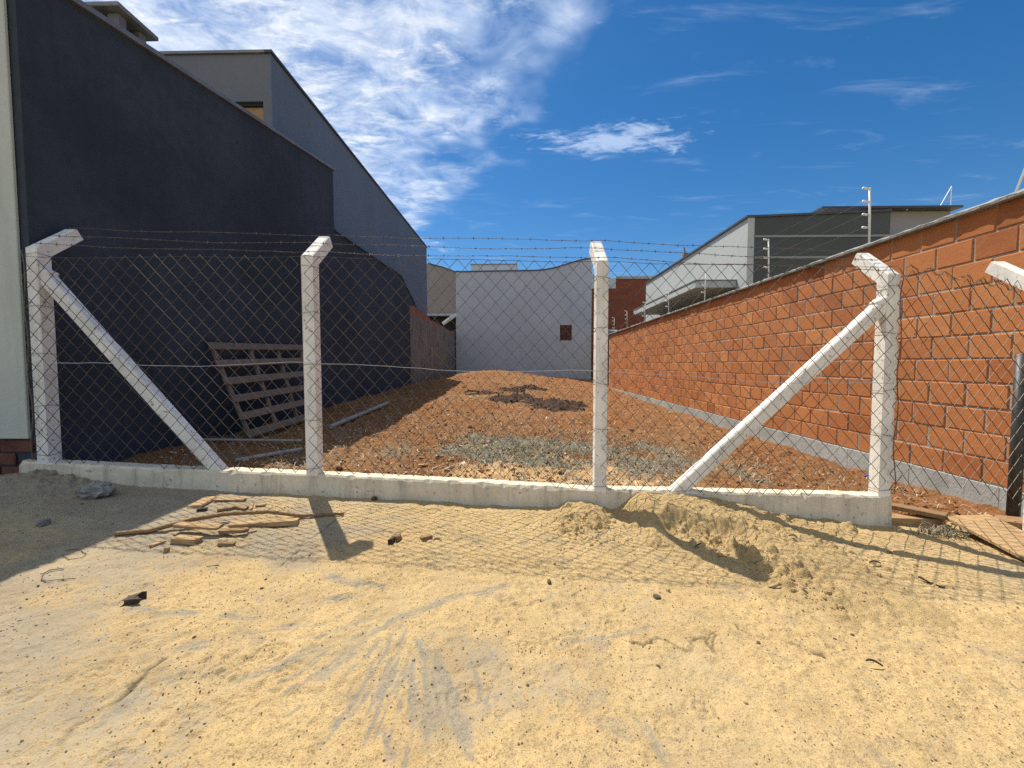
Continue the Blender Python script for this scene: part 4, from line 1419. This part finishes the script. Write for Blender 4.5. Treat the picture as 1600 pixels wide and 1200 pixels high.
def blades(name, pts, mat, label, cat, hmin, hmax, lean=1.0):
    V = []; F = []
    for (x, y, z) in pts:
        h = random.uniform(hmin, hmax); a = random.uniform(0, 6.28); w_ = random.uniform(.0015, .0035)
        dx, dy = math.cos(a), math.sin(a); le = random.uniform(.3, 1.3) * lean
        sx, sy = -dy * w_, dx * w_
        b0 = len(V)
        m_ = (x + dx * h * le * .4, y + dy * h * le * .4, z + h * .45)
        t_ = (x + dx * h * le, y + dy * h * le, z + h * random.uniform(.3, .8))
        V += [(x - sx, y - sy, z - .01), (x + sx, y + sy, z - .01), (m_[0] - sx, m_[1] - sy, m_[2]), (m_[0] + sx, m_[1] + sy, m_[2]), t_]
        F += [(b0, b0 + 1, b0 + 3, b0 + 2), (b0 + 2, b0 + 3, b0 + 4)]
    return tag(mesh_obj(name, V, F, mat), label, cat, kind='stuff')


n = 7000
xx_ = pr.normal(.75, 1.2, n); yy_ = pr.normal(4.15, .70, n)
keep = (yy_ > 2.85) & (xx_ < 3.3) & (xx_ > -2) & (vnoise(xx_ / .3, yy_ / .3, 511) + pr.uniform(-.4, .4, n) > -.12)
xx_, yy_ = xx_[keep], yy_[keep]
blades('dead_grass', list(zip(xx_, yy_, lot_z(xx_, yy_))), M['straw'], 'flattened grey dead grass patch behind the fence', 'dead grass', .03, .10, 1.5)
n = 8000
yy_ = 2.84 + (pr.uniform(size=n) ** 1.7) * 13; xx_ = pr.uniform(-3.2, 3.5, n)
keep = vnoise(xx_ / .6, yy_ / .8, 521) + pr.uniform(-.5, .5, n) > -.05
xx_, yy_ = xx_[keep], yy_[keep]
blades('dry_straw', list(zip(xx_, yy_, lot_z(xx_, yy_) + .012)), M['chips'], 'thin dry straw strewn over the red soil', 'straw', .012, .045, 2.4)
n = 900
xx_ = pr.normal(-.1, .55, n); yy_ = pr.normal(4.2, .5, n); keep = (yy_ > 2.9)
xx_, yy_ = xx_[keep], yy_[keep]
blades('green_sprouts', list(zip(xx_, yy_, lot_z(xx_, yy_))), M['green'], 'thin green weed sprouts among the dead grass', 'weeds', .02, .06)

# dark soil heaps at the back
def soil_heap(pxs, label, h, seed):
    P_ = [on_lot(x, y) for x, y in pxs]
    cx = [p.x for p in P_]; cy = [p.y for p in P_]
    xs = np.arange(min(cx) - .6, max(cx) + .6, .03); ys = np.arange(min(cy) - .7, max(cy) + .7, .04)
    X, Y = np.meshgrid(xs, ys)
    hh = np.zeros_like(X)
    for p, k in zip(P_, h):
        d = np.hypot((X - p.x) / .42, (Y - p.y) / .36) + .5 * fbm(X, Y, .3, 3, .6, seed)
        hh = np.maximum(hh, k * np.exp(-d ** 2.2))
    Z = lot_z(X, Y) - .05 + hh + (.07 * fbm(X, Y, .12, 3, .6, seed + 5) + .05 * fbm(X, Y, .05, 2, .6, seed + 9)) * sstep(hh, .03, .12)
    o = tag(grid_obj('soil_heap', xs, ys, Z, M['darksoil']), label, 'soil heap', 'dark soil heaps')
    idx = np.argwhere(hh > .05); rs_ = np.random.RandomState(seed)
    V = []; F = []
    for (j, i) in idx[rs_.choice(len(idx), min(200, len(idx)), replace=False)]:
        r_ = rs_.uniform(.008, .030)
        v, f = rock(r_, int(rs_.randint(1000)), 0, .8)
        b0 = len(V); x_, y_ = xs[i] + rs_.uniform(-.05, .05), ys[j] + rs_.uniform(-.05, .05)
        V += [(q[0] + x_, q[1] + y_, q[2] + Z[j, i] + r_ * .3) for q in v]; F += [tuple(k + b0 for k in q) for q in f]
    tag(mesh_obj('clods', V, F, M['darksoil'], o), kind='stuff')
soil_heap([(745, 605), (765, 606), (800, 607), (822, 605), (838, 608)], 'low dark soil ridge, the farther of the two heaps', (.09, .09, .10, .14, .09), 601)
soil_heap([(785, 625), (808, 622), (835, 628), (862, 630), (885, 632), (870, 638), (850, 634)], 'dark crumbly soil ridge, the nearer of the two heaps', (.13, .15, .10, .11, .13, .14, .09), 651)

# ------------------------------------------------------------------ things lying in the lot
g = thing('wooden_pallet', 'grey slatted wooden pallet leaning on the charcoal wall', 'pallet', (-3.1, 5.2, .33))
B0, B1 = Vector((-2.93, 4.22, .36)), Vector((-2.99, 5.85, .39))
T0, T1 = Vector((-3.345, 4.22, 1.375)), Vector((-3.352, 6.12, 1.44))
nrm = (B1 - B0).cross(T0 - B0).normalized()
if nrm.x < 0: nrm = -nrm
for k in range(6):
    t = 1 - k / 5.0
    t = .035 + .93 * t
    a = B0.lerp(T0, t) + nrm * .028; c = B1.lerp(T1, t) + nrm * .028
    a.y += random.uniform(-.015, .015)
    bar(a, c, .082, .020, M['pallet'], 'slat', g, up=nrm, ch=.003)
for s in (.04, .36, .66, .97):
    a = B0.lerp(B1, s); c = T0.lerp(T1, s)
    bar(a + (c - a) * .005, c - (c - a) * .005, .040, .034, M['pallet'], 'stringer', g, up=nrm, ch=.003)


def pole_on_lot(a, c, r, name, mat, label, cat, group=None, lift=.0, sides=10):
    A, C = on_lot(*a), on_lot(*c)
    A.z += r + lift; C.z += r + lift
    if A.x < XL + .1: A.x = XL + .1
    pts = [A.lerp(C, t) for t in (0, .35, .7, 1)]
    for p in pts: p.z = max(p.z, float(lot_z(p.x, p.y)) + r * .5)
    return tag(MB().tube([pts[0], pts[3]], r, sides).build(name, mat, None, False), label, cat, group)
pole_on_lot((517, 670), (606, 635), .030, 'plastic_pipe', M['pipe'], 'thick grey pipe lying on red soil to the right of the second post', 'pipe', lift=.01)
pole_on_lot((300, 694), (472, 694), .014, 'wooden_pole', M['pipe'], 'thin grey pole lying just below the pallet', 'pole', lift=.02)
pole_on_lot((368, 726), (472, 708), .018, 'wooden_pole', M['pipe'], 'slanting grey pole just behind the kerb, nearest the left brace', 'pole', lift=.01)
pole_on_lot((728, 601), (744, 616), .022, 'dry_branch', M['pine'], 'pale dry branch lying in front of the dark soil heaps', 'branch', lift=.01, sides=6)
p = on_lot(1352, 744)
tag(MB().tube([(p.x, p.y, p.z), (p.x + .03, p.y, p.z + .02)], [.018, .015], 10).build('bottle_cap', M['blue']), 'blue plastic cap near the right post', 'cap')
for (x, y, l, w_, h_, r_, lab) in ((545, 688, .10, .05, .012, 10, 'pale rubble flake on red soil below the thick pipe'), (660, 726, .09, .025, .012, 30, 'pale wood splinter lying on the soil behind the kerb'),
                                   (985, 672, .11, .03, .02, 25, 'pale stick beside the dead grass right of the middle post')):
    p = on_lot(x, y)
    Mx = Matrix.Translation((p.x, p.y, p.z + .012)) @ Matrix.Rotation(R(r_), 4, 'Z')
    tag(MB().box((-l / 2, -w_ / 2, -h_ / 2), (l / 2, w_ / 2, h_ / 2), .003, .004, Mx).build('wood_splinter', M['pine']), lab, 'splinter')

# ------------------------------------------------------------------ wood scraps and stones on the pavement
def pav_h(x, y):
    z, _, _, _ = pav_fields(np.array([x]), np.array([y]))
    return float(z[0])


def scrap(name, a, c, w_, h_, mat, label, cat='wood scrap', lift=0.0, tilt=0.0, jit=.004, roll=0.0):
    """a board from photo point a to c lying on the pavement"""
    h_ *= .8; w_ *= .9
    A, C = on_pav(*a), on_pav(*c)
    A.z, C.z = pav_h(A.x, A.y), pav_h(C.x, C.y)
    d = C - A; L = math.hypot(d.x, d.y); ang = math.atan2(d.y, d.x); pit = -math.atan2(d.z, L)
    Mx = Matrix.Translation(A + Vector((0, 0, h_ / 2 + lift))) @ Matrix.Rotation(ang, 4, 'Z') @ Matrix.Rotation(pit - tilt, 4, 'Y') @ Matrix.Rotation(roll, 4, 'X')
    v, f = cbox((0, -w_ / 2, -h_ / 2), (L, w_ / 2, h_ / 2), min(.003, h_ * .2))
    v = [(q[0] + random.uniform(-jit, jit) * 1.6, q[1] + random.uniform(-jit, jit), q[2] + random.uniform(-jit, jit) * .3) for q in v]
    me = bpy.data.meshes.new(name); me.from_pydata(v, [], f); me.update(); me.materials.append(mat)
    o = link(bpy.data.objects.new(name, me)); o.matrix_world = Mx
    return tag(o, label, cat, 'wood scraps on the pavement')


scrap('wood_scrap', (303, 795), (330, 780), .085, .020, M['pine'], 'flat pale board end nearest the kerb, in the upper scraps')
scrap('wood_scrap', (338, 783), (383, 782), .060, .022, M['pine'], 'short tan board touching the kerb at the top of the scraps')
scrap('wood_scrap', (308, 799), (324, 798), .028, .022, M['darkwood'], 'small dark block under the flat pale board end')
scrap('wood_scrap', (340, 799), (364, 796), .030, .020, M['oldwood'], 'small brown offcut, left of the two below the short tan board')
scrap('wood_scrap', (366, 795), (386, 797), .032, .020, M['oldwood'], 'small brown offcut, right of the two below the short tan board')
scrap('wood_scrap', (391, 799), (395, 786), .018, .016, M['pine'], 'narrow pale stick pointing at the kerb beside the small offcuts')
scrap('wood_scrap', (400, 793), (415, 792), .018, .016, M['oldwood'], 'tiny brown offcut at the right end of the upper scraps')
scrap('wood_scrap', (360, 824), (467, 818), .060, .036, M['pine'], 'thickest and longest tan plank, at the right of the lower scraps')
scrap('wood_scrap', (277, 832), (345, 836), .055, .024, M['pine'], 'tan plank lying across the pale block in the lower scraps', lift=.030)
scrap('wood_scrap', (345, 837), (386, 838), .040, .024, M['oldwood'], 'brown plank end beside the thick tan plank', lift=.012)
scrap('wood_scrap', (274, 845), (312, 848), .062, .034, M['pine'], 'pale sawn block at the left end of the lower scraps')
scrap('wood_scrap', (341, 854), (367, 853), .030, .022, M['oldwood'], 'small brown offcut lying just below the lower scraps')
scrap('wood_scrap', (236, 853), (256, 847), .024, .016, M['pine'], 'thin pale wedge left of the lower scraps', jit=.007)
scrap('wood_scrap', (256, 861), (265, 860), .026, .024, M['pine'], 'pale wood cube left of and below the scraps')
scrap('wood_scrap', (323, 887), (342, 884), .006, .006, M['oldwood'], 'tiny twig sized splinter alone below the scraps', jit=.001)
scrap('wood_scrap', (388, 836), (400, 832), .016, .010, M['pine'], 'pale splinter at the right tip of the brown plank end')
scrap('wood_scrap', (609, 851), (614, 845), .030, .034, M['darkwood'], 'dark upright wedge, left of the pair on open sand', jit=.008)
scrap('wood_scrap', (619, 848), (625, 842), .020, .040, M['oldwood'], 'brown upright wedge, right of the pair on open sand', jit=.008)
scrap('wood_scrap', (659, 845), (674, 841), .026, .020, M['oldwood'], 'small brown chip alone right of the two wedges')
scrap('wood_scrap', (678, 845), (686, 844), .012, .010, M['oldwood'], 'tiny brown chip farthest right on the open sand')
scrap('wood_scrap', (199, 944), (222, 941), .045, .032, M['darkwood'], 'blackened wood chunk alone on the sand at lower left', jit=.010)
# long crooked stick
pts = [on_pav(*q) for q in ((180, 838), (235, 832), (300, 824), (352, 815), (420, 811), (470, 809), (537, 806))]
for i, p in enumerate(pts): p.z = pav_h(p.x, p.y) + .012 + (.03 if i in (2, 3, 4) else 0)
tag(MB().tube(pts, [.011, .012, .013, .012, .012, .010, .008], 7).build('long_stick', M['oldwood'], None, True), 'long crooked brown stick lying across the wood scraps', 'stick')

# broken concrete lump
p = on_pav(156, 775); p.y -= .02
v, f = rock(.085, 77, 2, .55)
tag(mesh_obj('concrete_lump', [(q[0] + p.x, q[1] + p.y, q[2] + pav_h(p.x, p.y) + .035) for q in v], f, M['stone']), 'grey broken concrete lump against the kerb at left', 'rubble')
p = on_pav(585, 782)
v, f = rock(.022, 41, 1, .7)
tag(mesh_obj('stone', [(q[0] + p.x, q[1] + p.y, q[2] + pav_h(p.x, p.y) + .012) for q in v], f, M['oldbrick']), 'little reddish stone at the foot of the kerb mid bay', 'stone')
for (x, y, r, sd, lab) in ((858, 912, .012, 1, 'dark pebble on open sand left of the heap'), (1026, 937, .013, 2, 'dark pebble on open sand below the post shadow'), (68, 820, .03, 3, 'pale stone in the shade at far left')):
    p = on_pav(x, y)
    v, f = rock(r, sd, 1, .7)
    tag(mesh_obj('stone', [(q[0] + p.x, q[1] + p.y, q[2] + pav_h(p.x, p.y) + r * .4) for q in v], f, M['stone'] if sd == 3 else M['pebble']), lab, 'stone')
# wire loop
pts = []
for (x, y) in ((65, 908), (67, 899), (78, 893), (95, 891), (100, 892)): pts.append((x, y))
pts2 = [(65, 908), (72, 912), (90, 910), (118, 908)]
L_ = [on_pav(*q) for q in list(reversed(pts)) + pts2[1:]]
for p in L_: p.z = pav_h(p.x, p.y) + .006
tag(MB().tube(L_, .0022, 5).build('loose_wire', M['barb']), 'bent loop of thin wire on the sand at left', 'wire')
L_ = [on_pav(*q) for q in ((102, 862), (120, 858), (135, 866), (128, 874), (108, 875), (97, 869))]
for p in L_: p.z = pav_h(p.x, p.y) + .005
tag(MB().tube(L_, .0016, 5).build('loose_wire', M['barb']), 'round loop of thin wire near the wall shadow at left', 'wire')

# dark leaves and scraps on the sand at right
def heap_h(x, y):
    a = pav_h(x, y)
    if .1 < x < 2.5 and 1.5 < y < 2.7:
        a = max(a, float(heap_z(np.array([x]), np.array([y]))[0]))
    return a
for i, (x, y, l, w_, ang, lab) in enumerate(((1367, 881, .050, .018, -15, 'dark leaf, left of the pair on the right hand sand'), (1390, 868, .035, .016, 5, 'dark leaf, right of the pair on the right hand sand'),
                                            (1446, 910, .055, .016, -30, 'black strip of litter, upper of two at the right'), (1470, 918, .045, .018, -5, 'black strip of litter, lower of two at the right'),
                                            (1210, 917, .050, .014, 0, 'dark leaf at the foot of the sand heap'), (1090, 856, .040, .012, 5, 'dark leaf on the slope of the sand heap'),
                                            (1239, 842, .045, .012, -60, 'dark leaf standing on the crest side of the sand heap'), (1366, 1042, .05, .008, -10, 'greenish twig alone on the lower right sand'))):
    p = on_pav(x, y)
    for _ in range(5):
        z_ = heap_h(p.x, p.y); d = ray(x, y); t = (z_ - HC) / d.z; p = Vector((d.x * t, d.y * t, z_))
    z_ = heap_h(p.x, p.y) + .006
    ca, sa = math.cos(R(ang)), math.sin(R(ang))
    vv = []; ff = []
    N = 7
    for k in range(N):
        t = k / (N - 1); wd = w_ * .5 * math.sin(math.pi * (t * .9 + .05)); u = (t - .5) * l
        lift = .010 * math.sin(t * 3.0 + i) + .003
        for (s, zz_) in ((-1, .006), (0, 0), (1, .006)):
            vv.append((p.x + u * ca - s * wd * sa, p.y + u * sa + s * wd * ca, z_ + lift + zz_))
    for k in range(N - 1):
        for s in (0, 1):
            ff.append((k * 3 + s, k * 3 + s + 1, k * 3 + 4 + s, k * 3 + 3 + s))
    o = mesh_obj('dry_leaf', vv, ff, M['leaf'], None, True)
    md = o.modifiers.new('thick', 'SOLIDIFY'); md.thickness = .0015
    tag(o, lab, 'leaf', 'dark leaves and litter on the sand')

# boards at the right end of the kerb
def board(name, c4, th, mat, label, cat='board'):
    v = [tuple(c) for c in c4] + [(c[0], c[1], c[2] - th) for c in c4]
    f = [(0, 1, 2, 3), (7, 6, 5, 4), (0, 4, 5, 1), (1, 5, 6, 2), (2, 6, 7, 3), (3, 7, 4, 0)]
    o = mesh_obj(name, v, f, mat); fix_normals(o)
    md = o.modifiers.new('bevel', 'BEVEL'); md.width = .003; md.segments = 1
    return tag(o, label, cat)
def pz(px, py, z): d = ray(px, py); t = (z - HC) / d.z; return Vector((d.x * t, d.y * t, z))
board('wide_board', [pz(1476, 806, .14), pz(1545, 803, .15), pz(1680, 868, .085), pz(1606, 874, .075)], .022, M['pine'], 'wide pale board sloping off the frame at the right edge')
board('timber_bar', [pz(1391, 789, .165), pz(1391, 784, .165), pz(1482, 801, .15), pz(1478, 806, .15)], .03, M['oldwood'], 'brown timber bar lying behind the right end of the kerb')
board('timber_block', [pz(1391, 809, .115), pz(1391, 802, .115), pz(1478, 806, .105), pz(1474, 812, .105)], .08, M['pine'], 'yellowish timber block at the foot of the right post')
board('timber_block', [pz(1550, 812, .10), pz(1555, 804, .10), pz(1640, 812, .10), pz(1640, 822, .10)], .06, M['oldwood'], 'rough timber block below the dark steel pole')
n = 160
cc = on_pav(1475, 838)
xx_ = cc.x + pr.normal(0, .10, n); yy_ = cc.y + pr.normal(.02, .035, n)
blades('dry_weed', [(x, y, float(pav0(x, y)) + .01) for x, y in zip(xx_, yy_)], M['straw'], 'tuft of dry weed between the kerb end and the wide board', 'weed', .03, .08, 1.4)
